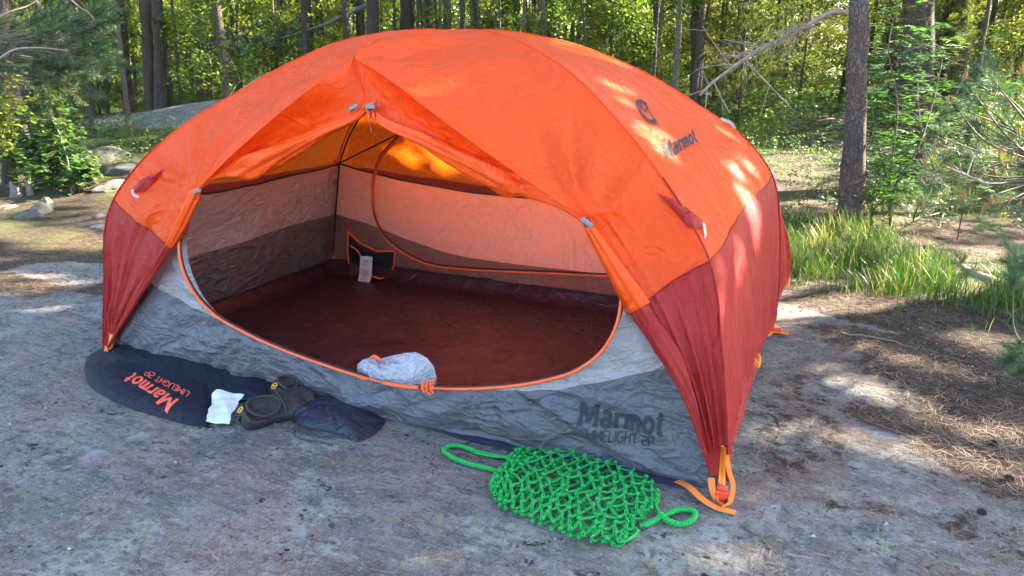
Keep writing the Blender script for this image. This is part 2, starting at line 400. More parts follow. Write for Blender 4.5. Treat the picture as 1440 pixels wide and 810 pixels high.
# litter on the right, given by patches (ground metres)
LB = [((1.30, -.05), .16, .45, .1), ((1.75, -.05), .4, .12, -.2), ((1.9, .35), .5, .2, -.3), ((1.62, 1.25), .62, .34, -.35), ((2.1, .75), .55, .35, -.3), ((1.75, .62), .55, .22, -.5), ((2.15, .15), .6, .28, -.1), ((1.95, -.22), .4, .26, -.5),
      ((2.5, .5), .7, .9, 0), ((1.25, -.25), .13, .42, .12), ((1.6, .35), .25, .1, -.3), ((1.45, -.62), .12, .05, .3), ((1.72, -.62), .2, .09, -.2), ((2.6, -.5), .6, .4, 0)]
def litter_f(x, y):
    d, rt = dirs(x, y)
    L = np.zeros_like(x)
    for c, rx, ry, ro in LB: L = np.maximum(L, blob(x, y, c, rx, ry, ro, .45)*(.45 if c[0] in (1.25, 1.6, 1.45, 1.72, 1.30) else .8))
    w = (fbm2(x, y, 1.6, 31, 3)-.5)
    L = np.maximum(L, sstep(1.35, 1.75, y+w*.8)*sstep(.6, 1.0, x))          # behind right
    edge = -.35+.33*np.clip(-x-1.6, -1, 2)*0+w*.7
    L = np.maximum(L, sstep(-.02, .18, y-(.02+edge*.55))*sstep(1.2, 1.5, -x))  # left behind
    L = np.maximum(L, sstep(1.6, 2.4, y+w))
    rock = np.maximum(blob(x, y, (-6.0, 6.0), 3.0, 1.4, .2, .3), blob(x, y, (-2.6, .35), .5, .22, .2, .3))
    L = L*(1-.9*rock)
    return L
def green_f(x, y):
    d, rt = dirs(x, y)
    G = blob(x, y, (1.75, 2.35), 1.15, .65, -.25, .35)
    w = fbm2(x, y, .55, 41, 4)
    far = sstep(6.2, 8.5, d+(w-.5)*3+1.4*sstep(1.4, 2.6, rt))
    path = np.exp(-((rt-(.42*d-.3+ (w-.5)))/(.42+.02*d))**2)*(1-sstep(14, 18, d))
    G = np.maximum(G, far*(1-path*.95))
    G = np.maximum(G, .55*blob(x, y, (-2.9, 1.0), 1.6, .5, .3, .6)*(w > .42))
    G = np.maximum(G, .5*sstep(1.9, 2.6, y)*sstep(.52, .6, w)*(1-path))
    rock = blob(x, y, (-6.0, 6.0), 3.0, 1.4, .2, .3)
    return G*(1-.9*rock)
lit_a = litter_f(GX, GY)*.55+.25*(litter_f(GX, GY) > .01); lit_a = .2+.62*litter_f(GX, GY)
gr_a = .15+.6*green_f(GX, GY)
b = MB(); b.grid(np.stack([GX, GY, GZ], -1))
g = b.build('ground', M['ground'], attrs={'litter': lit_a, 'green': gr_a, 'far': sstep(1.6, 2.6, np.maximum(np.abs(GX)-.6, GY))}); tag(g, kind='structure')
if g.data.polygons[len(g.data.polygons)//2].normal.z < 0: g.data.flip_normals()

# ================================================================== TENT
TENT = thing('dome_tent', (0, 0, 0), 'orange and red dome tent pitched on the rock, front door tied open', 'tent')
prof = {
 'FR': [(1.33, .035), (1.31, .18), (1.27, .38), (1.21, .59), (1.12, .70), (1.01, .80), (.82, .94), (.63, 1.05), (.41, 1.13), (.2, 1.175), (0, 1.19)],
 'BR': [(1.335, .04), (1.33, .22), (1.305, .45), (1.25, .66), (1.13, .80), (.91, .94), (.68, 1.06), (.40, 1.15), (.2, 1.185), (0, 1.19)],
 'FL': [(1.33, .035), (1.30, .25), (1.235, .57), (1.11, .73), (.95, .86), (.78, .96), (.60, 1.06), (.41, 1.14), (.2, 1.18), (0, 1.19)],
 'BL': [(1.33, .035), (1.30, .25), (1.235, .57), (1.11, .73), (.95, .86), (.78, .96), (.60, 1.06), (.41, 1.14), (.2, 1.18), (0, 1.19)]}
cs = {'FR': (1.12, -.685), 'BR': (1.12, .685), 'FL': (-1.12, -.685), 'BL': (-1.12, .685)}
CL = math.hypot(1.12, .685)
def pole(w, t, inset=0.0, drop=0.0):
    P = cr(prof[w], t); s = (P[..., 0]-inset)/CL
    return np.stack([s*cs[w][0], s*cs[w][1], P[..., 1]-drop], -1)
tt = np.linspace(0, 1, 400)
def tz(w, z):
    zz = pole(w, tt)[:, 2]; return float(tt[np.argmin(abs(zz-z))])
TOP = np.array([0, 0, 1.19])
def knots(kn):
    ts = [a for a, _ in kn]; K = np.array([p for _, p in kn]); ch = np.concatenate([[0], np.cumsum(np.linalg.norm(np.diff(K, axis=0), axis=1))]); ch /= ch[-1]
    return lambda t: cr(K, pchip(ts, ch, np.asarray(t, float)))
EL = knots([(0, (-1.085, -.715, .05)), (.17, yp(203, 400, -.70)), (.31, yp(250, 322, -.68)), (tz('FL', .64), yp(277, 268, -.665)),
            (.58, yp(372, 224, -.65)), (.67, yp(452, 186, -.615)), (.75, yp(513, 152, -.58)), (.86, yp(498, 82, -.53)), (.93, (-.01, -.22, 1.16)), (1, TOP)])
ER = knots([(0, (1.095, -.715, .06)), (.15, yp(962, 545, -.71)), (.29, yp(905, 440, -.70)), (.37, yp(864, 372, -.68)), (tz('FR', .66), yp(825, 312, -.665)),
            (.57, yp(700, 248, -.655)), (.67, yp(603, 200, -.615)), (.75, yp(519, 152, -.58)), (.86, yp(498, 82, -.53)), (.93, (-.01, -.22, 1.16)), (1, TOP)])
CB = knots([(0, (0, 1.45, .05)), (.3, (0, 1.15, .42)), (.6, (0, .8, .86)), (.8, (0, .52, 1.09)), (1, TOP)])
BU = knots([(0, (1.165, 1.12, .10)), (.12, (1.15, 1.0, .28)), (.3, (1.08, .80, .55)), (.45, (.93, .68, .78)), (.7, (.62, .46, 1.03)), (1, TOP)])
BUL = knots([(0, (-1.165, 1.12, .10)), (.12, (-1.15, 1.0, .28)), (.3, (-1.08, .80, .55)), (.45, (-.93, .68, .78)), (.7, (.62*-1, .46, 1.03)), (1, TOP)])

TOGS = [np.array(EL(np.array([tz('FL', .64)]))[0]), np.array(ER(np.array([tz('FR', .66)]))[0]), np.array(EL(np.array([.86]))[0]), pole('FR', np.array([.02]))[0], pole('FL', np.array([.02]))[0]]
def folds(P, N, seed=0, amp=1.0):
    """tension folds running out of the toggles and pole feet + slow waves of the cloth"""
    d = np.zeros(P.shape[:-1])
    for i, Tg in enumerate(TOGS):
        v = P-Tg; r = np.linalg.norm(v, axis=-1)+1e-6
        a = np.arctan2(v[..., 2], v[..., 0]+.3*v[..., 1])
        w = vn(np.stack([a*5.5+i*7, np.full_like(a, i*3.1), r*1.2], -1), 5+i)-.5
        d += w*.052*np.exp(-(r/.42)**1.5)*sstep(.015, .16, r)
    d += (fbm(P*np.array([2.4, 2.4, 3.0]), 77+seed, 3)-.5)*.030
    q = P*np.array([5.0, 5.0, 1.6]); d += (fbm(q, 33+seed, 2)-.5)*.022
    return P+N*(d*amp)[..., None]
def norms(P, out):
    du = np.gradient(P, axis=0); dv = np.gradient(P, axis=1); N = np.cross(du, dv)
    N /= np.linalg.norm(N, axis=-1)[..., None]+1e-9
    s = np.sign((N*np.array(out)).sum(-1)); s[s == 0] = 1
    m = np.sign(np.median(s)) or 1
    return N*m
def patch(fa, fb, t0, t1, out, sag=0.0, nu=44, nv=64, seed=0, amp=1.0):
    """ruled cloth between two curves; t0(s), t1(s) give the lower and upper border"""
    s = np.linspace(0, 1, nu)[:, None]; k = np.linspace(0, 1, nv)[None, :]
    T = t0(s)*(1-k)+t1(s)*k
    P = fa(T)*(1-s[..., None])+fb(T)*s[..., None]
    if out[1] < 0:   # round the cloth over the brow pole
        e = (np.sin(s*PI/2)-s)*sstep(.86, .93, T); dlt = (fb(T)-fa(T))*e[..., None]; dlt[..., 0] = 0; P = P+dlt
    N = norms(P, out)
    pin = (4*s*(1-s))*np.ones_like(k)
    P = P-N*(sag*pin*(1-T)**.3*T**.2)[..., None]
    # folds fade only at the pole side so that neighbouring panels stay joined
    fade = sstep(0, .12, s)*np.ones_like(k)
    fade = fade*sstep(0, .12, 1-s)
    if fb in (pole_f['BR'], pole_f['FR'], pole_f['BL'], pole_f['FL']): fade = fade*sstep(0, .12, 1-s)
    if out[1] < 0: fade = fade*sstep(0, .05, 1-T)
    pl = (abs(vn(np.stack([s*11+0*T, T*1.2+seed, 0*T], -1), seed+40)-.5)*2-.5)*.030*(1-sstep(.05, .42, T))*sstep(.02, .08, T)*fade
    return P+(folds(P, N, seed, amp)-P)*fade[..., None]-N*pl[..., None]
pole_f = {w: (lambda t, w=w: pole(w, t)) for w in cs}
c0 = lambda v: (lambda s: np.full_like(s, v))
tbR, tbBR, tbL = tz('FR', .595), tz('BR', .665), tz('FL', .59)
tb_frontR = lambda s: tbR+s*(.315-tbR)
tb_frontL = lambda s: tbL+s*(.285-tbL)
tb_endR = lambda s: tbR*(1-s)+tbBR*s
up_, lo_ = MB(), MB()
def two(b_up, b_lo, fa, fb, tb, out, sag, seed, t00=c0(0.0), amp=1.0, nu=44):
    Pu = patch(fa, fb, tb, c0(1.0), out, sag, nu, 60, seed, amp); b_up.grid(Pu)
    Pl = patch(fa, fb, t00, tb, out, sag, nu, 44, seed, amp); b_lo.grid(Pl)
    return Pu, Pl
hemR = lambda s: .030*(4*s*(1-s))**.6
# crease lines running from the brow peak down to the toggles; the door cloth hangs inside them
def crease(E, tT, pts):
    kn_ = [(tT, E(np.array([tT]))[0])]+pts+[(.86, E(np.array([.86]))[0])]; kf = knots([(0, (kn_[0][1]))]+kn_[1:] if False else kn_)
    t0_, t1_ = tT, .86
    def f(t):
        t = np.asarray(t, float); m = ((t > tT) & (t < .86))[..., None]; return np.where(m, cr([k_[1] for k_ in kn_], pchip([k_[0] for k_ in kn_], np.linspace(0, 1, len(kn_)), np.clip(t, tT, .86))), E(t))
    return f
CrL = crease(EL, tz('FL', .64), [(.50, yp(322, 222, -.70)), (.62, yp(385, 166, -.695)), (.75, yp(452, 113, -.64))])
CrR = crease(ER, tz('FR', .66), [(.46, yp(768, 272, -.72)), (.57, yp(695, 222, -.725)), (.68, yp(610, 160, -.70)), (.78, yp(545, 110, -.63))])
for Cr_, E_, tT_ in ((CrL, EL, tz('FL', .64)), (CrR, ER, tz('FR', .66))):
    s = np.linspace(0, 1, 24)[:, None]; T = np.linspace(tT_+.002, .858, 70)[None, :]+0*s
    P = Cr_(T)*(1-s[..., None])+E_(T)*s[..., None]; wv = np.sin(s*PI)*np.sin((T-tT_)/(.86-tT_)*PI)
    P[..., 1] += .045*np.sin(s*PI)**.8*np.sin((T-tT_)/(.86-tT_)*PI)**.6+wv*(fbm(np.stack([s*2+0*T, T*16, 0*T], -1), 13, 3)-.5)*.05
    up_.grid(P)
two(up_, lo_, pole_f['FR'], CrR, tb_frontR, (.2, -1, .3), .012, 1)
EU, ELo = two(up_, lo_, pole_f['FR'], pole_f['BR'], tb_endR, (1, 0, .3), .012, 2, hemR, .75)
two(up_, lo_, pole_f['FL'], CrL, tb_frontL, (-.2, -1, .3), .012, 3)
two(up_, lo_, pole_f['FL'], pole_f['BL'], c0(tbL), (-1, 0, .3), .012, 4, hemR)
two(up_, lo_, pole_f['BR'], BU, c0(.30), (1, .3, .3), .0, 5, lambda s: .05*(4*s*(1-s)))
two(up_, lo_, BU, CB, c0(.30), (.1, 1, .4), .0, 6, lambda s: .05*(4*s*(1-s)))
two(up_, lo_, pole_f['BL'], BUL, c0(.30), (-1, .3, .3), .0, 5, lambda s: .05*(4*s*(1-s)))
two(up_, lo_, BUL, CB, c0(.30), (-.1, 1, .4), .0, 6, lambda s: .05*(4*s*(1-s)))
def tline(fa, fb, tb, n=60):
    s = np.linspace(0, 1, n)[:, None]; T_ = tb(s); return (fa(T_)*(1-s[..., None])+fb(T_)*s[..., None])[:, 0]
TL = [(tline(pole_f['FR'], ER, tb_frontR), (0, -.006, 0)), (tline(pole_f['FL'], EL, tb_frontL), (0, -.006, 0)), (tline(pole_f['FR'], pole_f['BR'], tb_endR), (.006, 0, 0))]
canopy = up_.build('canopy', M['orange'], TENT); tag(canopy, 'orange upper cloth of the rain fly')
lower = lo_.build('corner_panels', M['red'], TENT); tag(lower, 'dark red lower cloth of the rain fly')

# rolled and tied back door cloth along both edges of the opening
def roll(fc, t0, t1, r0, seed, side, m_, name, n=90, twist=5):
    t = np.linspace(t0, t1, n); C = fc(t); T = np.gradient(C, axis=0); T /= np.linalg.norm(T, axis=1)[:, None]
    k = 26; a = np.linspace(0, 2*PI, k, endpoint=False)
    Y = np.array([0, -1.0, 0]); A = np.cross(T, Y); A /= np.linalg.norm(A, axis=1)[:, None]; B = np.cross(A, T)
    rr = r0(t)[:, None]
    lob = 1+.20*np.sin(3*a[None]+t[:, None]*twist*4+seed)+.13*np.sin(7*a[None]-t[:, None]*twist*7+seed*2)+.26*(fbm(np.stack([np.cos(a)[None]*1.3+t[:, None]*2.5, np.sin(a)[None]*1.3+0*t[:, None], t[:, None]*3+0*a[None]], -1), seed, 3)-.5)
    P = C[:, None]+(rr*lob*np.cos(a)[None])[..., None]*A[:, None]*1.0+(rr*lob*np.sin(a)[None]*.75)[..., None]*B[:, None]
    P = P+A[:, None]*(side*rr*.25)[..., None]
    b = MB(); b.grid(P, True)
    return b, P
tTL, tTR = tz('FL', .64), tz('FR', .66)
def rl(t):  # radius of the left roll: thin at apex, fat drape, pinched at toggle
    return .010+.028*np.exp(-((t-.55)/.10)**2)+.030*np.exp(-((t-.36)/.05)**2)*(t < tTL)-.004*np.exp(-((t-tTL)/.02)**2)
def rr_(t): return .012+.026*np.exp(-((t-.54)/.11)**2)+.030*np.exp(-((t-.36)/.055)**2)*(t < tTR)-.003*np.exp(-((t-tTR)/.02)**2)
def rbot(t): return .005+.027*sstep(0, .32, t)
for fc, tb_, rf, sd, side in ((EL, .285, rl, 3, 1), (ER, .315, rr_, 5, -1)):
    b_, _ = roll(fc, tb_, .755, rf, sd, side*.0, None, ''); o = b_.build('door_roll', M['roll'], TENT); tag(o, 'orange door cloth rolled back along the opening')
    b_, _ = roll(fc, .0, tb_+.004, lambda t: np.minimum(rbot(t), rf(np.full_like(t, tb_))+.0*t)+.0, sd, side*.0, None, ''); o = b_.build('door_roll', M['red'], TENT, ); tag(o, 'dark red foot of the rolled door cloth')
# hem piping down the red rolls and seams along the poles
def seam(pts, m_, r=.003, name='seam', off=None, parent=TENT, k=6):
    b = MB(); b.tube(pts, r, k); return b.build(name, m_, parent)
for w in ('FR', 'FL', 'BR'):
    t = np.linspace(0, .96, 80); P = pole(w, t); nrm_ = P*np.array([1, 1, .6]); nrm_ /= np.linalg.norm(nrm_, axis=1)[:, None]
    seam(P[30:]+nrm_[30:]*.001, M['orange'], .0022, 'pole_seam')
    seam(P[:36]+nrm_[:36]*.003, M['red'], .0028, 'pole_seam')
    # stitched rows on each side
# poles hidden under the fly, feet showing
for w in cs:
    t = np.linspace(0, 1, 60); P = pole(w, t, .036, .020)
    foot = np.array([[cs[w][0]*1.0, cs[w][1]*1.0, .012]])
    b = MB(); b.tube(np.concatenate([foot*np.array([1.005, 1.005, 1]), P]), .0048, 8)
    o = b.build('pole', M['pole'], TENT)

def ribbon(pts, w, th, side, name, m_, parent, seed=0):
    pts = curve(pts, 24) if len(pts) < 20 else np.asarray(pts)
    T = np.gradient(pts, axis=0); T /= np.linalg.norm(T, axis=1)[:, None]
    S = np.cross(T, np.asarray(side, float)); S /= np.linalg.norm(S, axis=1)[:, None]+1e-9; N = np.cross(S, T)
    ring = np.stack([pts+S*w/2+N*th/2, pts-S*w/2+N*th/2, pts-S*w/2-N*th/2, pts+S*w/2-N*th/2], 1)
    b = MB(); b.grid(ring, True); b.f.append([0, 1, 2, 3]); n = len(pts); b.f.append([4*n-1, 4*n-2, 4*n-3, 4*n-4])
    o = b.build(name, m_, parent); o.data.polygons.foreach_set('use_smooth', np.zeros(len(o.data.polygons), bool)); return o
# front right foot: rods, red buckle, long orange strap on the rock
G = lambda px, py, z=.004: np.array([*at(px, py)[:2], 0])+np.array([0, 0, float(terr(*at(px, py)[:2]))+z])
fr = np.array([1.128, -.70, 0])
a0 = yp(1018, 640, -.72)
b = MB(); b.tube([a0+[0, 0, .02], yp(1017, 694, -.72)], .0042, 8); b.tube([a0+[-.006, .008, .02], yp(1011, 690, -.71)], .0042, 8); b.build('foot_rod', M['pole'], TENT)
bk = yp(1015, 694, -.73)
b = MB()
for dx_, dz_, sx, sz in ((0, -.008, .034, .034), (0, .016, .026, .012), (-.012, -.02, .01, .03), (.012, -.02, .01, .03)):
    b.box(bk+[dx_, 0, dz_], sx, .016, sz)
bo = b.build('buckle', M['clip'], TENT, smooth=False)
bv = bo.modifiers.new('b', 'BEVEL'); bv.width = .003; bv.segments = 2
ribbon([G(952, 682, .012), G(968, 693, .018), G(985, 706, .012), G(1004, 716, .007), G(1034, 725, .008)], .020, .0025, (0, 0, 1), 'strap', M['webbing'], TENT)
ribbon([yp(1000, 672, -.73), yp(1002, 688, -.735), yp(1008, 704, -.74), G(1016, 716, .010)], .017, .0025, (0, 1, 0), 'strap', M['webbing'], TENT)
ribbon([yp(1022, 640, -.72), yp(1026, 665, -.725), yp(1031, 682, -.73), yp(1027, 704, -.74), G(1016, 719, .013)], .012, .0022, (0, 1, 0), 'strap', M['webbing'], TENT)
# rear right foot
c1 = np.array([1.138, .70, 0])
b = MB(); b.tube([yp(1090, 436, .70), yp(1089, 463, .70)], .006, 8); b.tube([yp(1084, 440, .71), yp(1083, 463, .71)], .004, 8); b.build('foot_rod', M['pole'], TENT)
ribbon([G(1062, 476, .010), G(1075, 476, .012), G(1088, 470, .010), G(1108, 474, .012)], .022, .0025, (0, 0, 1), 'strap', M['webbing'], TENT)
b = MB(); b.box(yp(1092, 466, .69), .045, .02, .022); b.box(yp(1102, 470, .69), .03, .03, .01); bo = b.build('buckle', M['clip'], TENT, smooth=False)
bv = bo.modifiers.new('b', 'BEVEL'); bv.width = .003
ribbon([xp(1066, 500, 1.17), xp(1069, 507, 1.18), xp(1066, 514, 1.18), xp(1062, 508, 1.17)], .014, .003, (1, 0, 0), 'hem_loop', M['webbing'], TENT)
# front left foot
ribbon([yp(157, 470, -.70), yp(155, 485, -.71), yp(149, 498, -.72), yp(150, 488, -.73)], .018, .003, (0, 1, 0), 'strap', M['webbing'], TENT)
b = MB(); b.tube([yp(159, 472, -.70), yp(157, 494, -.70)], .0042, 8); b.build('foot_rod', M['pole'], TENT)
# grey toggles with loops
for (px, py, y, rot) in ((277, 269, -.705, .35), (825, 313, -.71, -.5), (497, 151, -.605, .4), (521, 150, -.61, 0)):
    c = yp(px, py, y); b = MB(); ca, sa = math.cos(rot), math.sin(rot)
    b.box(c, .034, .008, .013, ax=[(ca, 0, sa), (0, 1, 0), (-sa, 0, ca)])
    o = b.build('toggle', M['reflect'], TENT, smooth=False); bv = o.modifiers.new('b', 'BEVEL'); bv.width = .003; bv.segments = 3
    b = MB(); a = np.linspace(0, 2*PI, 16); b.tube(np.stack([c[0]+.006*np.cos(a), c[1]+.004+.012*np.sin(a), c[2]+.010*np.sin(a+rot)], -1), .0018, 5, cap=False); b.build('elastic_loop', M['black'], TENT)
# apex: knot of door tie with zip pull hanging
b = MB()
for i in range(7):
    a = i*1.3; c = yp(522+3*math.sin(a*2), 146+6*math.cos(a), -.60)
    b.tube([c, c+[.012*math.sin(a), -.008, .012*math.cos(a)], c+[.02*math.cos(a*3), -.004, -.006]], .0035, 6)
b.tube([yp(520, 152, -.6), yp(519, 172, -.6)], .0035, 6); b.tube([yp(524, 152, -.6), yp(527, 168, -.6)], .0045, 6); b.tube([yp(518, 168, -.6), yp(523, 186, -.59)], .0012, 5)
b.build('tie_knot', M['clip'], TENT)

# vents: hooded dark red pockets with a reflective guy loop
def bvh_of(*obs):
    V = []; Fc = []
    for o in obs:
        n = len(V); V += [o.matrix_world @ v.co for v in o.data.vertices]; Fc += [[i+n for i in p.vertices] for p in o.data.polygons]
    return BVHTree.FromPolygons(V, Fc)
BF = bvh_of(canopy, lower)
for L_, o_ in TL:
    out = []
    n_ = Vector((-1, 0, 0)) if o_[0] else Vector((0, 1, 0))
    for p in L_[1:-1]:
        h_, nn, ii, dd_ = BF.ray_cast(Vector(p)-n_*.2, n_); out.append(np.array(h_ if h_ is not None else p)+np.array(o_)*.25)
    seam(np.array(out), M['red'], .0024, 'panel_seam')
def hit(px, py, bv=None, off=.002):
    d = ray(px, py); d = d/np.linalg.norm(d); h, n, i, ds = (bv or BF).ray_cast(Vector(CAM), Vector(d))
    if h is None: return None
    n = np.array(n); n = -n if n@d > 0 else n
    return np.array(h)+n*off, n
def fan(pxs, m_, name, off=.006, puff=.012, label=None):
    c = np.mean(pxs, axis=0); b = MB(); rows = []
    pl = [np.array(p, float) for p in pxs]; pl.append(pl[0]); L = []
    for i in range(len(pl)-1): L += [pl[i]*(1-q)+pl[i+1]*q for q in np.linspace(0, 1, 8, endpoint=False)]
    for k_ in np.linspace(0, 1, 8):
        row = []
        for p in L:
            q = c+(p-c)*k_; h = hit(q[0], q[1]); row.append(h[0]+h[1]*(off*.4+puff*(1-k_**2)))
        rows.append(row)
    b.grid(np.array(rows), True); o = b.build(name, m_, TENT)
    if label: tag(o, label)
    return o
fan([(924, 272), (945, 281), (968, 297), (990, 316), (986, 323), (968, 321), (950, 300)], M['red'], 'vent_hood', label='dark red vent hood on the right of the fly')
fan([(189, 271), (191, 262), (207, 249), (232, 238), (222, 252), (204, 270)], M['red'], 'vent_hood', label='dark red vent hood on the left of the fly')
h1 = [hit(986, 318)[0]+[.006, -.02, .012], hit(990, 322)[0]+[.004, -.03, .005], hit(993, 328)[0]+[.0, -.024, -.004], hit(990, 332)[0]+[0, -.006, 0]]
ribbon(h1, .008, .003, (1, -.5, 0), 'guy_loop', M['silver'], TENT)
h1 = [hit(192, 268)[0]+[0, -.014, .004], hit(194, 273)[0]+[0, -.016, 0], hit(197, 277)[0]+[0, -.004, 0]]
ribbon(h1, .008, .003, (1, -.5, 0), 'guy_loop', M['silver'], TENT)
ribbon([pole('BR', np.array([.475]))[0]+[.004, .0, 0], pole('BR', np.array([.455]))[0]+[.014, -.005, .004], pole('BR', np.array([.44]))[0]+[.006, 0, 0]], .012, .003, (0, 1, 0), 'guy_loop', M['silver'], TENT)

# ---------------- stroke lettering, laid on a surface
def arc(cx, cy, rx, ry, a0, a1, n=10): return [(cx+rx*math.cos(R(a)), cy+ry*math.sin(R(a))) for a in np.linspace(a0, a1, n)]
SERIF = {  # (strokes, advance)  cap height 1, x height .68
 'M': ([[(.12, 0), (.12, 1)], [(.12, 1), (.5, .18)], [(.5, .18), (.88, 1)], [(.88, 1), (.88, 0)], [(0, .03), (.24, .03)], [(.76, .03), (1.0, .03)], [(0, .97), (.14, .97)], [(.86, .97), (1.0, .97)]], 1.12),
 'a': ([arc(.26, .5, .2, .16, 150, 10, 8)+[(.46, .12)], arc(.26, .2, .21, .18, 60, 330, 12), [(.44, .03), (.58, .03)]], .64),
 'r': ([[(.12, 0), (.12, .66)], arc(.30, .42, .17, .22, 170, 40, 7), [(0, .03), (.26, .03)], [(0, .65), (.13, .65)]], .50),
 'm': ([[(.12, 0), (.12, .66)], arc(.28, .42, .15, .22, 170, 0, 8)+[(.43, 0)], arc(.58, .42, .15, .22, 170, 0, 8)+[(.73, 0)], [(0, .03), (.24, .03)], [(.34, .03), (.53, .03)], [(.64, .03), (.85, .03)], [(0, .65), (.13, .65)]], .92),
 'o': ([arc(.30, .33, .23, .31, 0, 360, 20)], .64),
 't': ([[(.20, .95), (.20, .18)], arc(.33, .17, .13, .14, 180, 300, 7), [(.02, .66), (.42, .66)]], .48)}
SANS = {'L': ([[(.05, 1), (.05, 0), (.5, 0)]], .62), 'I': ([[(.08, 0), (.08, 1)]], .27), 'M': ([[(.05, 0), (.05, 1), (.4, .35), (.75, 1), (.75, 0)]], .92),
 'E': ([[(.52, 1), (.05, 1), (.05, 0), (.52, 0)], [(.05, .52), (.45, .52)]], .66), 'G': ([arc(.38, .5, .34, .5, 45, 320, 14)+[(.68, .45), (.42, .45)]], .85),
 'H': ([[(.05, 0), (.05, 1)], [(.6, 0), (.6, 1)], [(.05, .5), (.6, .5)]], .78), 'T': ([[(.0, 1), (.64, 1)], [(.32, 1), (.32, 0)]], .74), ' ': ([], .4),
 '2': ([[(.04, 1), (.58, 1), (.58, .55), (.06, .5), (.06, 0), (.6, 0)]], .76), 'P': ([[(.05, 0), (.05, 1), (.58, 1), (.6, .8), (.58, .45), (.05, .45)]], .72)}
def strokes(text, font, w):
    b = MB(); x = 0
    for ch in text:
        st, adv = font[ch]
        for j, s in enumerate(st):
            s = np.array(s, float)+[x, 0]; seg = np.linalg.norm(np.diff(s, axis=0), axis=1); L = np.concatenate([[0], np.cumsum(seg)])
            n = max(3, int(L[-1]/.06)); q = np.unique(np.concatenate([np.linspace(0, L[-1], n), L]))
            p = np.stack([np.interp(q, L, s[:, i]) for i in (0, 1)], -1)
            T = np.gradient(p, axis=0); T /= np.linalg.norm(T, axis=1)[:, None]+1e-9
            hw = w*(.5 if len(s) == 2 and abs(s[0][1]-s[1][1]) < 1e-6 and font is SERIF else 1)/2
            N = np.stack([-T[:, 1], T[:, 0]], -1)
            p[0] -= T[0]*w*.0; R_ = np.stack([p+N*hw, p, p-N*hw], 1)
            b.grid(np.concatenate([R_, np.full(R_.shape[:2]+(1,), j*.0)], -1))
        x += adv
    return b, x
def lettering(lines, m_, bv, fn, nrm, name, parent, off=.0015):
    """lines: (text, font, weight, x0, y0, height, width) in the 2d frame; fn maps 2d -> world point near the surface, nrm = cast direction"""
    B = MB(); li = 0
    for text, font, w, x0, y0, hgt, wid in lines:
        b, adv = strokes(text, font, w); V = np.concatenate(b.v)
        V[:, 0] = x0+V[:, 0]*wid/adv; V[:, 1] = y0+V[:, 1]*hgt
        W = []
        for i, v in enumerate(V):
            p = fn(v[0], v[1]); h, n, ix, ds = bv.ray_cast(Vector(p-nrm*.3), Vector(nrm))
            q = np.array(h) if h is not None else p
            W.append(q-nrm*(off+.00002*(i % 7)+li*.0003))
        B.add(W, b.f); li += 1
    return B.build(name, m_, parent)
# on the right end of the fly: word and mountain emblem
def hx(px, py):
    for k_ in range(40):
        h = hit(px-k_, py+.5*k_)
        if h: return h[0]
    return yp(px, py, 0)
bl, br_, tl = hx(936, 224), hx(981, 198), hx(930, 203)
U = (br_-bl); Vv = (tl-bl); nE = -np.cross(U, Vv); nE /= np.linalg.norm(nE); nE = -nE if nE[0] > 0 else nE
lettering([('Marmot', SERIF, .21, 0, 0, 1, 1)], M['flyprint'], BF, lambda a, c: bl+U*a+Vv*c, nE, 'fly_logo', TENT)
em = MB(); E0 = hx(908, 158); eu = hx(922, 166)-hx(897, 151); ev = hx(903, 142)-hx(914, 173)
def emb(P2):
    out = []
    for a, c in P2:
        p = E0+eu*a*.5+ev*c*.5; h, n, ix, ds = BF.ray_cast(Vector(p-nE*.3), Vector(nE)); out.append((np.array(h) if h is not None else p)-nE*.002)
    return np.array(out)
aa = np.linspace(R(62), R(352), 30)
em.grid(np.stack([emb([(math.cos(x)*r_, math.sin(x)*r_) for x in aa]) for r_ in (1.05, .85, .68)], 1))
for s_ in ([(-.8, -.45), (-.35, .5), (-.05, -.05), (.35, .7), (1.1, -.75)],):
    s_ = np.array(s_); q = np.linspace(0, len(s_)-1, 30); p = np.stack([np.interp(q, range(len(s_)), s_[:, i]) for i in (0, 1)], -1)
    em.grid(np.stack([emb(p+[0, .14]), emb(p), emb(p-[0, .16])], 1))
em.build('fly_emblem', M['flyprint'], TENT)

# ---------------- inner tent
def inn(w, t): return pole(w, t, .05, .035)
tw = {w: tz(w, .635) for w in cs}     # pole parameter where the solid wall ends (z about .60)
def corner_line(w):  # inner corner from ground to wall top
    c = np.array([cs[w][0], cs[w][1], 0.0]); topp = inn(w, np.array([tw[w]]))[0]
    mid = c*.965+(topp-c)*.5*np.array([.35, .35, 1])+np.array([0, 0, .0]); mid[2] = .3
    return lambda t: cr([c+[0, 0, .012], mid, topp], t)
def wall(wa, wb, out, drop, bound, m_='wall_in', nu=50, nv=34):
    fa, fb = corner_line(wa), corner_line(wb)
    s = np.linspace(0, 1, nu)[:, None]; t = np.linspace(0, 1, nv)[None, :]+0*s
    P = fa(t)*(1-s[..., None])+fb(t)*s[..., None]
    P[..., 2] -= drop*(4*s*(1-s))*t**2
    N = norms(P, out); P = P+N*((fbm(P*np.array([4, 4, 5]), 60, 3)-.5)*.05*sstep(0, .1, t)*sstep(0, .06, s)*sstep(0, .06, 1-s))[..., None]
    P = P-N*(.025*(4*s*(1-s))*np.sin(t*PI))[..., None]
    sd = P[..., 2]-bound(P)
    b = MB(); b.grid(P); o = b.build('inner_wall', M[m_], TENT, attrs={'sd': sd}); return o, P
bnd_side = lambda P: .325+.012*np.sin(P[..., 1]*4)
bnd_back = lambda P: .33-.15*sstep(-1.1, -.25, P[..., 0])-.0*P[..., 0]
_, PLw = wall('FL', 'BL', (-1, 0, 0), .03, bnd_side, 'wall_side')
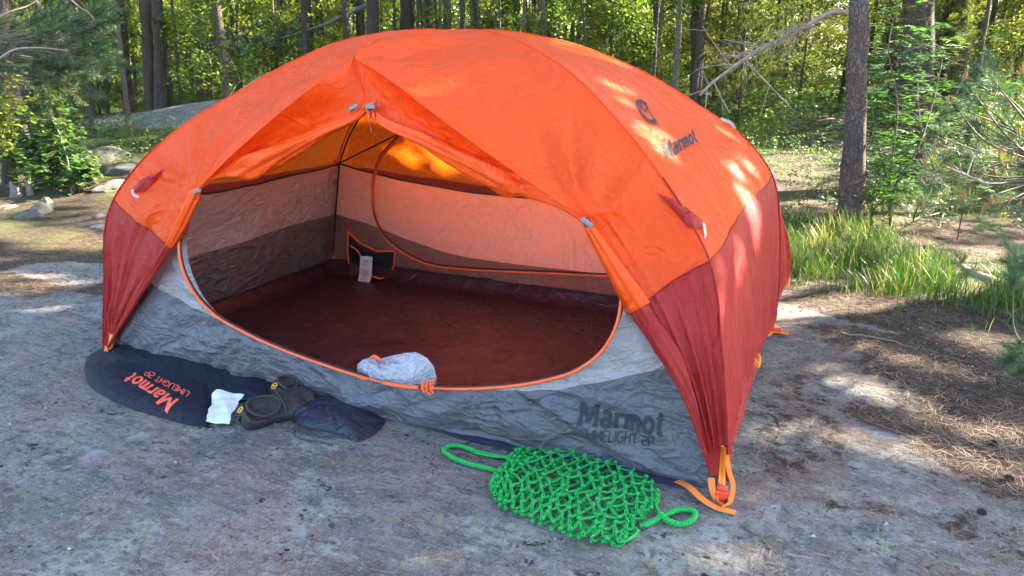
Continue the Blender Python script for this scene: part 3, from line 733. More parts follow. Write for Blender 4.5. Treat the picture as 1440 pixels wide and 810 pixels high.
_, PBw = wall('BL', 'BR', (0, 1, 0), .10, bnd_back)
_, PRw = wall('FR', 'BR', (1, 0, 0), .03, bnd_side)
# mesh upper body
TI = TOP-[0, 0, .035]
mb = MB()
def meshp(wa, wb, edge, cpt):
    n = 30; s = np.linspace(0, 1, len(edge))[:, None]; k_ = np.linspace(0, 1, n)[None, :]
    ta = tw[wa]+(1-tw[wa])*k_; tb2 = tw[wb]+(1-tw[wb])*k_
    P = inn(wa, ta[0])[None]*(1-s[..., None])+inn(wb, tb2[0])[None]*s[..., None]
    e = edge-(P[:, 0]); P = P+e[:, None]*((1-k_)**1.5)[..., None]
    mb.grid(P)
meshp('FL', 'BL', PLw[:, -1], None); meshp('BL', 'BR', PBw[:, -1], None); meshp('FR', 'BR', PRw[:, -1], None)
mb.build('mesh_panel', M['net'], TENT)
# black tapes
tp = np.linspace(0, 1, 30)
cBL = corner_line('BL')(tp)+np.array([.006, -.006, 0])
seam(cBL, M['black'], .004, 'seam_tape')
seam(inn('BL', np.linspace(tw['BL'], .97, 40))+[.004, -.004, -.004], M['black'], .0045, 'seam_tape')
for Pw, dv in ((PLw, (.004, 0, 0)), (PBw, (0, -.004, 0)), (PRw, (-.004, 0, 0))): seam(Pw[:, -1]+np.array(dv), M['black'], .0042, 'seam_tape')
w0 = inn('BL', np.array([tw['BL']]))[0]
seam(curve([w0, (w0+np.array([.05, .47, .97]))/2+[0, 0, .03], (.05, .47, .985)], 20), M['black'], .004, 'seam_tape')
# floor tray
nx, ny = 70, 50; u_ = np.linspace(-1, 1, nx)[:, None]+np.zeros((1, ny)); v_ = np.linspace(-1, 1, ny)[None]+np.zeros((nx, 1))
FX, FY = u_*1.105, v_*.675
FZ = .008+.068*np.maximum(sstep(.955, 1, abs(u_)), sstep(.93, 1, abs(v_))*(v_ > 0))+.022*fbm2(FX, FY, 3.2, 8, 3)*(1-np.maximum(abs(u_), abs(v_))**8)+.012*fbm2(FX, FY*2.2, 6, 12, 3)
FZ = FZ+.02*np.exp(-((FX+FY*.5-.15)/.03)**2)*fbm2(FX, FY, 4, 90, 2)
b = MB(); b.grid(np.stack([FX*.995, FY*.985, FZ], -1)); b.build('tent_floor', M['floor'], TENT)
fl_seam = lambda yy: np.stack([np.linspace(-1.10, 1.05, 30), np.full(30, yy), np.full(30, .078)], -1)
seam(fl_seam(.655), M['black'], .0035, 'seam_tape')
seam(np.stack([np.full(20, -1.085), np.linspace(-.6, .66, 20), np.full(20, .078)], -1), M['black'], .0035, 'seam_tape')

# front wall round the big D shaped door
arc_px = [(258, 318, -.655), (253, 342, -.67), (256, 372, -.685), (272, 408, -.69), (300, 440, -.70), (345, 467, -.70), (400, 492, -.705), (455, 512, -.705), (505, 528, -.705), (560, 541, -.705), (620, 546, -.705), (690, 545, -.705), (760, 536, -.70), (812, 520, -.695), (848, 492, -.69), (868, 455, -.685), (874, 420, -.68), (873, 388, -.67), (868, 366, -.665)]
ARC = curve([yp(*p) for p in arc_px], 120)
outer = [inn('FL', np.array([tw['FL']]))[0]*np.array([.96, .93, 1]), (-.99, -.625, .42), (-1.06, -.665, .2), (-1.105, -.69, .01), (-.8, -.70, .006), (-.35, -.705, .006), (.1, -.708, .006), (.55, -.705, .006), (1.0, -.695, .006), (1.115, -.69, .012), (1.06, -.665, .2), (.99, -.625, .42), inn('FR', np.array([tw['FR']]))[0]*np.array([.96, .93, 1])]
# match: corners at the arc's lower shoulders
OUT = cr(outer, np.linspace(0, 1, 120), [0, .05, .10, .17, .26, .40, .52, .64, .80, .86, .92, .96, 1.0])
s = np.linspace(0, 1, 36)[None, :, None]
PF = OUT[:, None]*(1-s)+ARC[:, None]*s
sk = s[..., 0]*np.ones((120, 1)); bulge = np.sin(sk*PI)
PF[..., 1] -= .020*bulge*np.exp(-((PF[..., 0]-.05)/.6)**4)
PF[..., 1] += .030*sstep(.12, .4, PF[..., 2])*sstep(0, .2, sk)
low = (1-sk)*np.exp(-(PF[..., 0]/1.0)**4)
fade = (1-sk)**.2*sstep(0, .06, sk)
PF[..., 1] += (fbm(PF*np.array([3.2, 3, 9]), 71, 4)-.5)*.050*sstep(0, .10, sk)*sstep(0, .12, 1-sk)
dg = fbm(np.stack([PF[..., 0]*7+PF[..., 2]*9, PF[..., 2]*14-PF[..., 0]*5, PF[..., 1]*0], -1), 55, 3)-.5
PF[..., 1] += dg*.016*sstep(0, .10, sk)*sstep(0, .12, 1-sk)
for ci, cr_ in enumerate(((-1.12, -.69, -.02), (1.12, -.69, -.02), (-.35, -.7, .26), (.45, -.7, .24))):
    v = PF-np.array(cr_); r = np.linalg.norm(v, axis=-1)+1e-6; a = np.arctan2(v[..., 2], v[..., 0]); w = abs(vn(np.stack([a*7+ci*9, 0*a, r*1.1], -1), 91+ci)-.5)*2
    PF[..., 1] -= (w-.5)*(.018 if ci == 1 else .030)*np.exp(-(r/.55)**2)*sstep(.02, .15, r)*sstep(0, .10, sk)*sstep(0, .12, 1-sk)
X = PF[..., 0]
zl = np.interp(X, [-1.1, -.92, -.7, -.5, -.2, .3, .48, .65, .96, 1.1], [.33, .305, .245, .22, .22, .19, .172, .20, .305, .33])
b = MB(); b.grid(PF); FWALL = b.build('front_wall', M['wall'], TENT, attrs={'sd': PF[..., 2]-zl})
BW = bvh_of(FWALL)
lf = np.array([0, 1, 0.0])
pA, pB, pC = yp(810, 600, -.72), yp(930, 620, -.72), yp(811, 572, -.72)
lettering([('Marmot', SERIF, .20, 0, 0, 1, 1), ('LIMELIGHT 2P', SANS, .14, .12, -.62, .46, .78)], M['darkgrey'], BW, lambda a, c: pA+(pB-pA)*a+(pC-pA)*c, lf, 'wall_print', TENT, .003)
# door zip
seam(ARC[3:-2]+[0, -.004, 0], M['piping'], .0048, 'door_zip', k=8)
seam(ARC[3:-2]+[0, .004, .004], M['black'], .0035, 'zip_coil')
# rear door zip: orange tape with black coil on the back wall
def bwp(px, py):
    h = hit(px, py, BB, .004); return h[0] if h is not None else yp(px, py, .6)
BB = bvh_of(*[o for o in TENT.children if o.name.startswith('inner_wall')])
rz = [yp(585, 176, .42), yp(556, 200, .45), yp(537, 222, .49), yp(528, 245, .53), bwp(526, 275), bwp(528, 300), bwp(541, 330), bwp(570, 355), bwp(602, 370), bwp(650, 377), bwp(720, 381), bwp(790, 384), bwp(850, 387), bwp(900, 388)]
RZ = curve(rz, 80); seam(RZ+[0, -.006, 0], M['piping'], .0075, 'rear_door_zip', k=8); seam(RZ+[0, -.011, .010], M['black'], .004, 'zip_coil')
# gear pocket and the white care tag hanging out of it
pk = [(491, 325), (508, 341), (530, 352), (557, 352), (555, 372), (549, 388), (535, 391), (512, 384), (493, 377), (490, 352)]
def lay(pxs, off, n=6):
    pl = [np.array(p, float) for p in pxs]; pl.append(pl[0]); L = []
    for i in range(len(pl)-1): L += [pl[i]*(1-q)+pl[i+1]*q for q in np.linspace(0, 1, n, endpoint=False)]
    return L
L = lay(pk, 0); c = np.mean(pk, axis=0)
b = MB(); b.grid(np.array([[bwp(*(c+(p-c)*q))+[0.004, -.012*(1-q*q)-.004, 0] for p in L] for q in np.linspace(.0, 1, 6)]), True); b.build('gear_pocket', M['black'], TENT)
ring = np.array([bwp(*p)+[.004, -.010, 0] for p in L+[L[0]]]); PKR = ring; pko = seam(ring, M['piping'], .0055, 'pocket_piping', k=8)
P0 = np.array([bwp(494, 344)+[.004, -.012, 0], bwp(505, 352)+[.004, -.014, 0], bwp(512, 366)+[.004, -.016, 0]]); seam(curve(P0, 12), M['piping'], .004, 'pocket_piping')
tgc = [bwp(521, 357)+[.01, -.045, 0], bwp(521, 372)+[.01, -.05, 0], bwp(520, 388)+[.01, -.06, 0], bwp(519, 396)+[.01, -.07, 0.0], bwp(517, 404)+[.01, -.06, .004]]
TC = curve(tgc, 30); su = np.array([1, .12, 0.0])
wv = np.linspace(-1, 1, 9)
wd = np.interp(np.linspace(0, 1, 30), [0, .62, .68, 1], [.036, .036, .036, .026])
b = MB(); b.grid(TC[:, None]+su*(wv[None, :, None]*wd[:, None, None])+np.array([0, 1, 0])*(.006*np.sin(wv*4+1)[None, :, None]*np.ones((30, 1, 1)))+np.array([0, 0, 1.])*(.012*(fbm(np.stack([wv*2+0*wd[:, None], wd[:, None]*0+0*wv, wd[:, None]*0+0*wv], -1), 3)-.5)*(np.linspace(0, 1, 30)[:, None] > .9))[..., None])
tago = b.build('care_tag', M['tagwhite'], TENT)
b = MB(); b2 = MB()
for i in range(14):
    q = .10+i*.056; p = cr(TC, np.array([q]))[0]; w_ = .026*(.6+.4*((i*37) % 10)/10)
    (b2 if i == 0 else b).box(p+[-.003*((i*3) % 3), -.010, 0], w_*2, .002, .0035)
b.build('tag_print', M['inkgrey'], tago); b2.build('tag_print', M['inkred'], tago)
# bundled door cloth: pale bag bulging over the sill, orange sleeve and knot
prof_px = [(502, 522), (503, 512), (510, 506), (522, 502), (533, 505), (552, 500), (572, 496), (585, 495), (600, 503), (610, 515), (614, 530), (612, 545), (600, 549), (560, 545), (520, 532)]
c = np.array([565, 524.]); L = lay(prof_px, 0, 5); rows = []
for q in np.linspace(0, 1, 10):
    row = []
    for p in L:
        pp = c+(p-c)*q; hgt = .075*(1-q**2.2); P = yp(pp[0], pp[1], -.66-.0); row.append(P+[0, -hgt*.8, 0])
    rows.append(row)
P = np.array(rows); P = P+np.array([0, -1, .2])*(((fbm(P*np.array([18, 5, 30]), 44, 3)-.5)*.035*sstep(0, 1, 1-np.linspace(0, 1, 10))[:, None]))[..., None]
b = MB(); b.grid(P, True); P2 = P.copy(); P2[..., 1] = -.66+(-.66-P[..., 1])*.6; b.grid(P2, True); dbn = b.build('bundled_door', M['paledoor'], TENT); tag(dbn, 'pale grey inner door cloth bundled over the sill')
k1 = curve([yp(540, 538, -.745), yp(565, 543, -.75), yp(590, 545, -.75)], 10); b = MB(); b.tube(k1, .0085, 10, flat=.7); b.build('door_sleeve', M['piping'], TENT)
b = MB()
for i in range(9):
    a = i*2.1; cc = yp(602+5*math.sin(a), 543+5*math.cos(a*1.7), -.755); b.tube(curve([cc+[-.012*math.cos(a), 0, -.01], cc+[0, -.006, .008*math.sin(a)], cc+[.012*math.sin(a), 0, .01]], 8), .0035, 6)
b.tube(curve([yp(600, 546, -.755), yp(603, 553, -.757), yp(606, 555, -.757)], 6), .004, 6); b.build('door_knot', M['piping'], TENT); b = MB(); b.tube(curve([yp(500, 527, -.74), yp(512, 533, -.745), yp(519, 533, -.745)], 8), .0035, 6); b.build('zip_pull', M['piping'], TENT)
b = MB(); b.tube(curve([yp(522, 503, -.68), yp(528, 501, -.69), yp(535, 506, -.69)], 8), .005, 7); b.build('door_trim', M['piping'], TENT)

# ================================================================== THINGS ON THE ROCK
def gz(x, y): return float(terr(x, y))
def g2(px, py): p = at(px, py); return np.array([p[0], p[1], gz(p[0], p[1])])
# ground sheet under the tent
gp = [g2(*p) for p in ((430, 572), (500, 572), (545, 588), (600, 604), (660, 622), (735, 640), (800, 655), (870, 668), (930, 681), (955, 689))]
gp = curve(gp, 50); back = gp*np.array([1, 0, 0])+np.array([0, -.60, 0])
b = MB(); s = np.linspace(0, 1, 14)[None, :, None]; P = gp[:, None]*(1-s)+back[:, None]*s
P[..., 2] = .0045+.010*fbm(P*np.array([9, 9, 0]), 4, 3)*sstep(0, .15, s[..., 0])+.004*(np.sin(P[..., 0]*30)*.5+.5)*(s[..., 0] < .2)
b.grid(P); o = b.build('ground_sheet', M['sheet'], None, origin=(0.3, -.7, 0)); tag(o, 'dark navy groundsheet edge sticking out under the front of the tent', 'groundsheet')

def dens(pxs, n=10, closed=True):
    pl = [np.array(p, float) for p in pxs]; K = np.array(pl+[pl[0]]); return curve(K, n*len(pl)+1)[:-1]
def cushion(pxs, h, seed, wr=.02, n=16, power=2.4, zf=None, lift=.004, freq=9):
    """a soft flat bag: outline on the ground, puffed top, flat underside"""
    O = np.array([g2(*p) for p in dens(pxs)]); c = O.mean(0)
    q = np.linspace(0, 1, n)[:, None, None]; P = c+(O[None]-c)*q
    hh = h*(1-q[..., 0]**power)**.6
    W = (fbm(P*np.array([freq, freq, 0])+seed, seed, 3)-.5)
    rad = fbm(np.stack([np.arctan2(P[..., 1]-c[1], P[..., 0]-c[0])*6, q[..., 0]*1.5+0*P[..., 0], 0*P[..., 0]], -1), seed+3, 2)-.5
    hh = hh+(W*wr+rad*wr*.6*q[..., 0]**2)*np.clip(hh/h*2, 0, 1)
    T = P.copy(); T[..., 2] = terr(P[..., 0], P[..., 1])+lift+hh*1.0+(zf(P[..., 0], P[..., 1]) if zf else 0)
    B = P[-1:]*1.0; B2 = P.copy(); B2[..., 2] = terr(P[..., 0], P[..., 1])+lift*.5+(zf(P[..., 0], P[..., 1])*.9 if zf else 0)
    m = MB(); m.grid(T, True); m.grid(B2[::-1], True)
    # side skirt
    m.grid(np.stack([T[-1], B2[-1]], 0), True); return m, c
sack_px = [(118, 520), (122, 508), (140, 501), (180, 497), (240, 494), (290, 498), (330, 508), (362, 525), (392, 545), (408, 556), (392, 566), (350, 566), (318, 570), (302, 584), (294, 599), (278, 600), (235, 590), (190, 577), (150, 560), (125, 542)]
SACK = thing('stuff_sack', g2(250, 550), 'large navy stuff sack with orange lettering lying flat at the left front of the tent', 'stuff sack')
wallrest = lambda x, y: .055*sstep(-.80, -.58, y)*sstep(-.22, -.45, x)
m, c = cushion(sack_px, .026, 12, .014, 24, 6.0, wallrest, freq=6)
sk_ = m.build('bag', M['navy'], SACK)
BS = bvh_of(sk_); SC.view_layers[0].update(); BS = bvh_of(sk_)
def sx(px, py):
    h = hit(px, py, BS); return h[0] if h else g2(px, py)
V0 = sx(263, 563); 
q0, q1, q2 = sx(258, 566), sx(186, 529), sx(266, 552)
# the word is upside down in the picture: it reads from lower right to upper left
Uq = (q1-q0); Vq = (sx(264, 552)-sx(246, 566)); 
def sackpt(a, c_): return q0+Uq*a+Vq*c_
U1 = sx(187, 528)-sx(252, 568); Vv1 = (sx(243, 574)-sx(256, 562))
lettering([('Marmot', SERIF, .19, 0, 0, 1.25, 1.0)], M['sackprint'], BS, lambda a, c_: sx(252, 563)+U1*a+Vv1*c_, np.array([0, 0, -1.0]), 'sack_print', SACK)
U2 = sx(207, 524)-sx(267, 556); V2 = (sx(262, 564)-sx(270, 553))*.8
lettering([('LIMELIGHT 2P', SANS, .15, 0, 0, .75, 1.0)], M['sackprint'], BS, lambda a, c_: sx(267, 552)+U2*a+V2*c_, np.array([0, 0, -1.0]), 'sack_print', SACK)
rim = dens(sack_px)[80:130]; b = MB(); b.tube(np.array([g2(*p)+[0, 0, .012] for p in rim]), .005, 6); b.build('hem', M['sheet'], SACK)

# crumpled white paper in the mouth of the sack
pq = [g2(294, 600), g2(322, 603), g2(306, 566), g2(345, 568)]
u = np.linspace(0, 1, 30)[:, None, None]; v = np.linspace(0, 1, 34)[None, :, None]
P = (pq[0]*(1-u)+pq[1]*u)*(1-v)+(pq[2]*(1-u)+pq[3]*u)*v
P = P+(fbm(P*np.array([20, 20, 0]), 8, 2)-.5)[..., None]*np.array([.03, .02, 0]); fo = abs(((P[..., 0]*9+P[..., 1]*11) % 1)-.5)
P[..., 2] = terr(P[..., 0], P[..., 1])+.008+.010*fo+.026*v[..., 0]*(1-.5*u[..., 0])+.012*fbm(P*np.array([22, 22, 0]), 9, 2)
b = MB(); b.grid(P); c = P[0, 0]
o = b.build('paper_sheet', M['paper'], None, origin=c); tag(o, 'crumpled white paper sheet between the navy stuff sack and the dark shoes', 'paper')

def shoe(name, heel, toe, wid, hgt, label, roll_=0.0, open_=True, group='dark shoes by the tent door'):
    heel = np.array(heel, float); toe = np.array(toe, float); ax = toe-heel; L = np.linalg.norm(ax); ax /= L
    up_v = np.array([0, 0, 1.0]); sd_ = np.cross(up_v, ax); sd_ /= np.linalg.norm(sd_); up_v = np.cross(ax, sd_)
    up_v, sd_ = up_v*math.cos(roll_)+sd_*math.sin(roll_), sd_*math.cos(roll_)-up_v*math.sin(roll_)
    T = thing(name, heel, label, 'shoe', group)
    st = np.array([0, .03, .10, .22, .36, .5, .65, .8, .92, .98, 1.0])
    wd = np.array([.10, .55, .74, .78, .74, .80, .95, 1.0, .78, .45, .08])*wid/2
    hg = np.array([.35, .75, .98, 1.0, .92, .74, .56, .44, .34, .24, .12])*hgt
    u = np.linspace(0, 1, 46); W = cr(wd[:, None], u, st)[:, 0]; H = cr(hg[:, None], u, st)[:, 0]
    a = np.linspace(-.18*PI, 1.18*PI, 33)
    ca, sa = np.cos(a), np.sin(a)
    P = heel+ax*(u*L)[:, None, None]+sd_*(W[:, None]*np.sign(ca)*abs(ca)**.8)[..., None]+up_v*(H[:, None]*np.clip(np.where(sa > 0, abs(sa)**.85, sa*.6), -.3, 1)+.012)[..., None]
    # foot opening: push the top down into a hollow
    if open_:
        o_ = np.exp(-(((u[:, None]-.28)/.19)**2*1.0)**1.6)*np.exp(-((a[None]-PI/2)/.85)**4)
        P = P-up_v*(o_*H[:, None]*.85)[..., None]
    P = P+(np.array([1, 1, 1.])*((fbm(P*45, 9, 3)-.5)*.012)[..., None])
    b = MB(); b.grid(P); up = b.build('upper', M['shoe'], T)
    b = MB(); ring = []
    for z_ in (0.0, .010):
        ring.append(heel+ax*(u*L*1.0)[:, None]+sd_*(W*1.05)[:, None]+up_v*z_)
    left = heel+ax*(u*L)[:, None]+sd_*(W*1.06)[:, None]; right = heel+ax*(u*L)[:, None]-sd_*(W*1.06)[:, None]
    b.grid(np.stack([right+up_v*.016, right, left, left+up_v*.016], 1)); b.build('sole', M['shoesole'], T)
    # collar rim, lace strap and yellow badges
    if open_:
        th = np.linspace(0, 2*PI, 40); uu = .28+.21*np.cos(th); rim = heel+ax*(uu*L)[:, None]+sd_*(np.interp(uu, u, W)*.80*np.sin(th))[:, None]+up_v*(np.interp(uu, u, H)*(.98-.30*np.sin(th)**2)+.012)[:, None]
        b = MB(); b.tube(rim, .005, 7); b.build('collar', M['shoesole'], T)
    b = MB(); th = np.linspace(-.8, .8, 14); uu = .52
    b.tube(heel+ax*(uu*L)+sd_*(np.interp(uu, u, W)*np.sin(th*1.3))[:, None]+up_v*(np.interp(uu, u, H)*np.cos(th)+.016)[:, None], .007, 6, flat=.4); b.build('strap', M['shoesole'], T)
    def badge(u0, th0, rx, ry, ringed):
        b = MB(); p0 = heel+ax*u0*L+sd_*np.interp(u0, u, W)*math.cos(th0)+up_v*(np.interp(u0, u, H)*math.sin(th0)+.014)
        n = sd_*math.cos(th0)+up_v*math.sin(th0)*.7-ax*(.9 if u0 < .1 else 0); n /= np.linalg.norm(n); e1 = np.cross(n, up_v); e1 /= np.linalg.norm(e1); e2 = np.cross(n, e1)
        t = np.linspace(0, 2*PI, 20, endpoint=False); p0 = p0+n*.006
        if ringed: b.tube(p0+e1*rx*np.cos(t)[:, None]+e2*ry*np.sin(t)[:, None], .0016, 5, cap=False); b.box(p0, .004, .004, .004)
        else: b.box(p0, rx*2, .003, ry*2, ax=[e1, n, e2])
        b.build('badge', M['yellow'], T)
    badge(.02, .75*PI/2+0, .008, .011, True)
    return T
# local directions from the picture
h1 = g2(338, 600); t1 = g2(440, 572)
shoe('outdoor_shoe', h1+[0, .0, .014], t1+[.0, .01, .022], .12, .055, 'dark grey shoe with its opening upward next to the white paper', -.55)
h2 = g2(384, 577); t2 = g2(440, 552); shoe('outdoor_shoe', h2+[-.01, .02, .035], t2+[0, .0, .045], .10, .05, 'dark grey shoe behind, wedged between the stuff sack and the small pouch', -.5, True)

# small pouch with its cord
pch = [(408, 572), (413, 555), (430, 546), (448, 549), (470, 560), (500, 572), (528, 582), (541, 594), (533, 606), (515, 618), (505, 622), (480, 613), (450, 606), (420, 600), (407, 588)]
POU = thing('drawstring_pouch', g2(470, 590), 'small navy drawstring pouch lying on the rock right of the dark shoes', 'pouch')
m, c = cushion(pch, .032, 5, .024, 16, 2.6, None, .004, 10); m.build('bag', M['navy2'], POU)
b = MB()
for k_, pl in enumerate([[(420, 602), (414, 612), (420, 618), (440, 622), (458, 625), (468, 628)], [(424, 600), (436, 609), (450, 617), (472, 616), (490, 617)], [(418, 600), (413, 608), (426, 606), (434, 612), (446, 614)]]):
    b.tube(curve([g2(*p)+[0, 0, .005+.002*k_] for p in pl], 30), .0021, 6)
b.build('cord', M['cord'], POU)
b = MB(); th = np.linspace(0, 2*PI, 30); cc = g2(414, 580)+[0, 0, .022]
b.tube(cc+np.stack([.012*np.cos(th), .03*np.sin(th)*.8, .020*np.sin(th+.6)], -1), .0045, 6); b.build('gathered_mouth', M['navy2'], POU)

# ---------------- green knotted net bag
NET = thing('net_bag', g2(800, 700), 'green knotted rope net bag lying flat in front of the printed tent wall', 'net bag')
cor = [g2(692, 688), g2(742, 640), g2(927, 700), g2(868, 768)]   # left, top, right, bottom
def netmap(u, v):
    # u along the long side (top -> right), v across (top side -> bottom side)
    tp_ = curve([g2(738, 634), g2(800, 648), g2(865, 664), g2(908, 680), g2(930, 704)], 2) if False else None
    return None
E_top = [g2(p, q) for p, q in ((700, 672), (742, 636), (800, 642), (860, 660), (905, 678), (930, 706))]
E_bot = [g2(p, q) for p, q in ((690, 690), (702, 712), (745, 736), (800, 758), (850, 768), (874, 772))]
tu = np.linspace(0, 1, 200)
Tt, Tb = curve(E_top, 200), curve(E_bot, 200)
def nmap(u, v, lay_=0):
    u = np.clip(u, 0, 1); a_ = np.stack([np.interp(u, tu, Tt[:, i]) for i in range(3)], -1); b_ = np.stack([np.interp(u, tu, Tb[:, i]) for i in range(3)], -1)
    P = a_*(1-np.asarray(v)[..., None])+b_*np.asarray(v)[..., None]
    w = fbm(np.stack([u*5, v*4, 0*u+lay_*5], -1), 70+lay_, 2)-.5; w2 = fbm(np.stack([u*5+9, v*4, 0*u+lay_*5], -1), 80+lay_, 2)-.5
    ed = np.clip(4*u*(1-u), 0, 1)*np.clip(4*v*(1-v), 0, 1)
    P[..., 0] += w*.05*ed; P[..., 1] += w2*.04*ed
    P[..., 2] = terr(P[..., 0], P[..., 1])+.006+.012*lay_+.018*ed**.5*fbm(np.stack([u*4, v*3, 0*u+lay_], -1), 90, 3)*(1+lay_)
    return P
nb = MB(); NU, NV = 15, 10; rr0 = .0022
for lay_ in (0, 1):
    off = .5*lay_
    kn = {}
    for i in range(NU+1):
        for j in range(NV+1):
            u = (i+(.5 if j % 2 else 0)*1.0)/(NU+.5); v = j/NV
            u = min(1, max(0, u+RS.uniform(-.019, .019))); v = min(1, max(0, v+RS.uniform(-.024, .024)+.0*off)); kn[i, j] = (u, v)
    pos = lambda q: nmap(np.array(q[0]), np.array(q[1]), lay_)
    for (i, j), q in kn.items():
        P0 = pos(q)
        # knot: three small loops of rope
        for t_ in range(3):
            a0_ = RS.uniform(0, 6.3); th = np.linspace(0, 5.2, 9)
            e1 = np.array([math.cos(a0_), math.sin(a0_), .4*math.sin(a0_*3)]); e2 = np.array([-math.sin(a0_)*.6, math.cos(a0_)*.6, .75])
            nb.tube(P0+[0, 0, .003]+.0046*(np.cos(th)[:, None]*e1+np.sin(th)[:, None]*e2), rr0*.92, 5, rnd=RS.rand())
        for (ii, jj) in ((i, j+1), (i+(1 if j % 2 else -1), j+1)):
            if (ii, jj) in kn:
                Q = pos(kn[ii, jj]); m_ = (P0+Q)/2+RS.uniform(-.004, .004, 3)+[0, 0, -.002]
                for sg in (-1, 1):
                    pr_ = np.cross(Q-P0, [0, 0, 1.]); pr_ /= np.linalg.norm(pr_)+1e-9
                    nb.tube(curve([P0, m_+pr_*sg*.0026, Q], 5), rr0*.8, 5, cap=False, rnd=RS.rand())
for edge in (0.0, 1.0):
    pass
o = nb.build('net', M['rope'], NET)
def braid(pts, r, name, turns, n=None):
    C = curve(pts, n or turns*9); T = np.gradient(C, axis=0); T /= np.linalg.norm(T, axis=1)[:, None]
    S = np.cross(T, [0, 0, 1.0]); S /= np.linalg.norm(S, axis=1)[:, None]; N = np.cross(S, T)
    b = MB()
    for k_ in range(2):
        a = np.linspace(0, turns*2*PI, len(C))+k_*PI
        b.tube(C+r*.62*(np.cos(a)[:, None]*S+np.sin(a)[:, None]*N), r*.60, 7)
    o = b.build(name, M['rope'], NET); return o
hz = lambda p, z: g2(*p)+[0, 0, z]
o = braid([hz((700, 668), .012), hz((680, 662), .010), hz((655, 655), .009), hz((632, 645), .009), hz((624, 636), .009), hz((635, 631), .010), hz((655, 634), .010), hz((668, 640), .011)], .0060, 'handle', 19, 330)
for pl in ([(664, 638), (690, 644), (720, 648), (738, 646)], [(667, 642), (692, 647), (716, 650), (728, 660)], [(715, 652), (712, 662), (706, 672), (700, 682)]):
    b = MB(); b.tube(curve([hz(p, .012) for p in pl], 16), .0036, 7); b.build('handle_cord', M['rope'], NET)
o = braid([hz((898, 748), .012), hz((915, 740), .011), hz((935, 730), .012), hz((958, 722), .011), hz((975, 724), .010), hz((974, 735), .010), hz((955, 742), .010), hz((936, 738), .014), hz((928, 730), .016)], .0066, 'handle', 19, 320)
for pl in ([(932, 734), (924, 722), (920, 712), (916, 700)], [(900, 748), (888, 762), (872, 768), (862, 758)], [(898, 752), (890, 748), (880, 752), (868, 766)], [(928, 731), (922, 716), (924, 706), (908, 694)]):
    b = MB(); b.tube(curve([hz(p, .012) for p in pl], 16), .0044, 7); b.build('handle_cord', M['rope'], NET)
b = MB(); b.tube(curve([hz((892, 746), .016), hz((897, 741), .018), hz((900, 752), .016), hz((906, 748), .014)], 14), .003, 6); b.build('whipping', M['cord'], NET); b = MB(); b.tube(curve([hz((698, 668), .016), hz((704, 664), .018), hz((708, 671), .014)], 10), .003, 6); b.build('whipping', M['cord'], NET)

# ---------------- litter needles, cones, grass
def thin(P, ang, tilt, L, W, bend, seg=2):
    """curved tapering strips; P (n,3)"""
    n = len(P); dirv = np.stack([np.cos(ang)*np.cos(tilt), np.sin(ang)*np.cos(tilt), np.sin(tilt)], -1); sd_ = np.stack([-np.sin(ang), np.cos(ang), 0*ang], -1)
    rows = []
    for k_ in range(seg+1):
        f = k_/seg; c = P+dirv*(L*f)[:, None]+sd_*(bend*L*f*f)[:, None]; w = W*(1-.85*f**2)/2
        rows += [c-sd_*w[:, None], c+sd_*w[:, None]]
    V = np.stack(rows, 1); base = np.arange(n)[:, None]*(2*(seg+1)); Fc = []
    for k_ in range(seg): Fc.append(base+np.array([2*k_, 2*k_+1, 2*k_+3, 2*k_+2]))
    return V.reshape(-1, 3), np.stack(Fc, 1).reshape(-1, 4)
def scatter(n, x0, x1, y0, y1, dens_):
    x = RS.uniform(x0, x1, n); y = RS.uniform(y0, y1, n); k_ = RS.rand(n) < dens_(x, y)
    return x[k_], y[k_]
intent = lambda x, y: (abs(x) < 1.12) & (abs(y) < .72)
def litd(x, y):
    d, rt = dirs(x, y); clump = fbm2(x, y, 6, 66, 3)
    v = litter_f(x, y)*sstep(.36, .62, clump+.15*litter_f(x, y))+(.035+.42*(x > .95)*(y > -1.1)*(y < 1))*sstep(.46, .6, clump)
    for c_, rx_, ry_ in (((at(530, 803)[0], at(530, 803)[1]), .10, .035), ((at(1130, 792)[0], at(1130, 792)[1]), .16, .07), ((at(385, 792)[0], at(385, 792)[1]), .12, .03), ((at(480, 655)[0], at(480, 655)[1]), .12, .04)): v = np.maximum(v, .55*blob(x, y, c_, rx_, ry_, .3, .6))
    v = v+.5*np.exp(-((y+1.42+.03*np.sin(x*9))/.05)**2)*sstep(.52, .6, clump)*(x > .1)
    return np.where(intent(x, y), 0, v)
xs, ys = scatter(200000, -3.4, 3.4, -1.7, 4.2, litd); n = len(xs)
tilt = RS.normal(.03, .12, n); Pn = np.stack([xs, ys, terr(xs, ys)+.003+RS.rand(n)*.010*litter_f(xs, ys)], -1)
V, Fc = thin(Pn, RS.uniform(0, 6.28, n), tilt, RS.uniform(.03, .08, n), RS.uniform(.0013, .0026, n), RS.normal(0, .25, n))
b = MB(); b.add(V, Fc, np.repeat(np.clip(RS.beta(1.6, 2.2, n), 0, 1), 6)); o = b.build('pine_needle_litter', M['litter']); tag(o, kind='stuff')
print('needles', n)
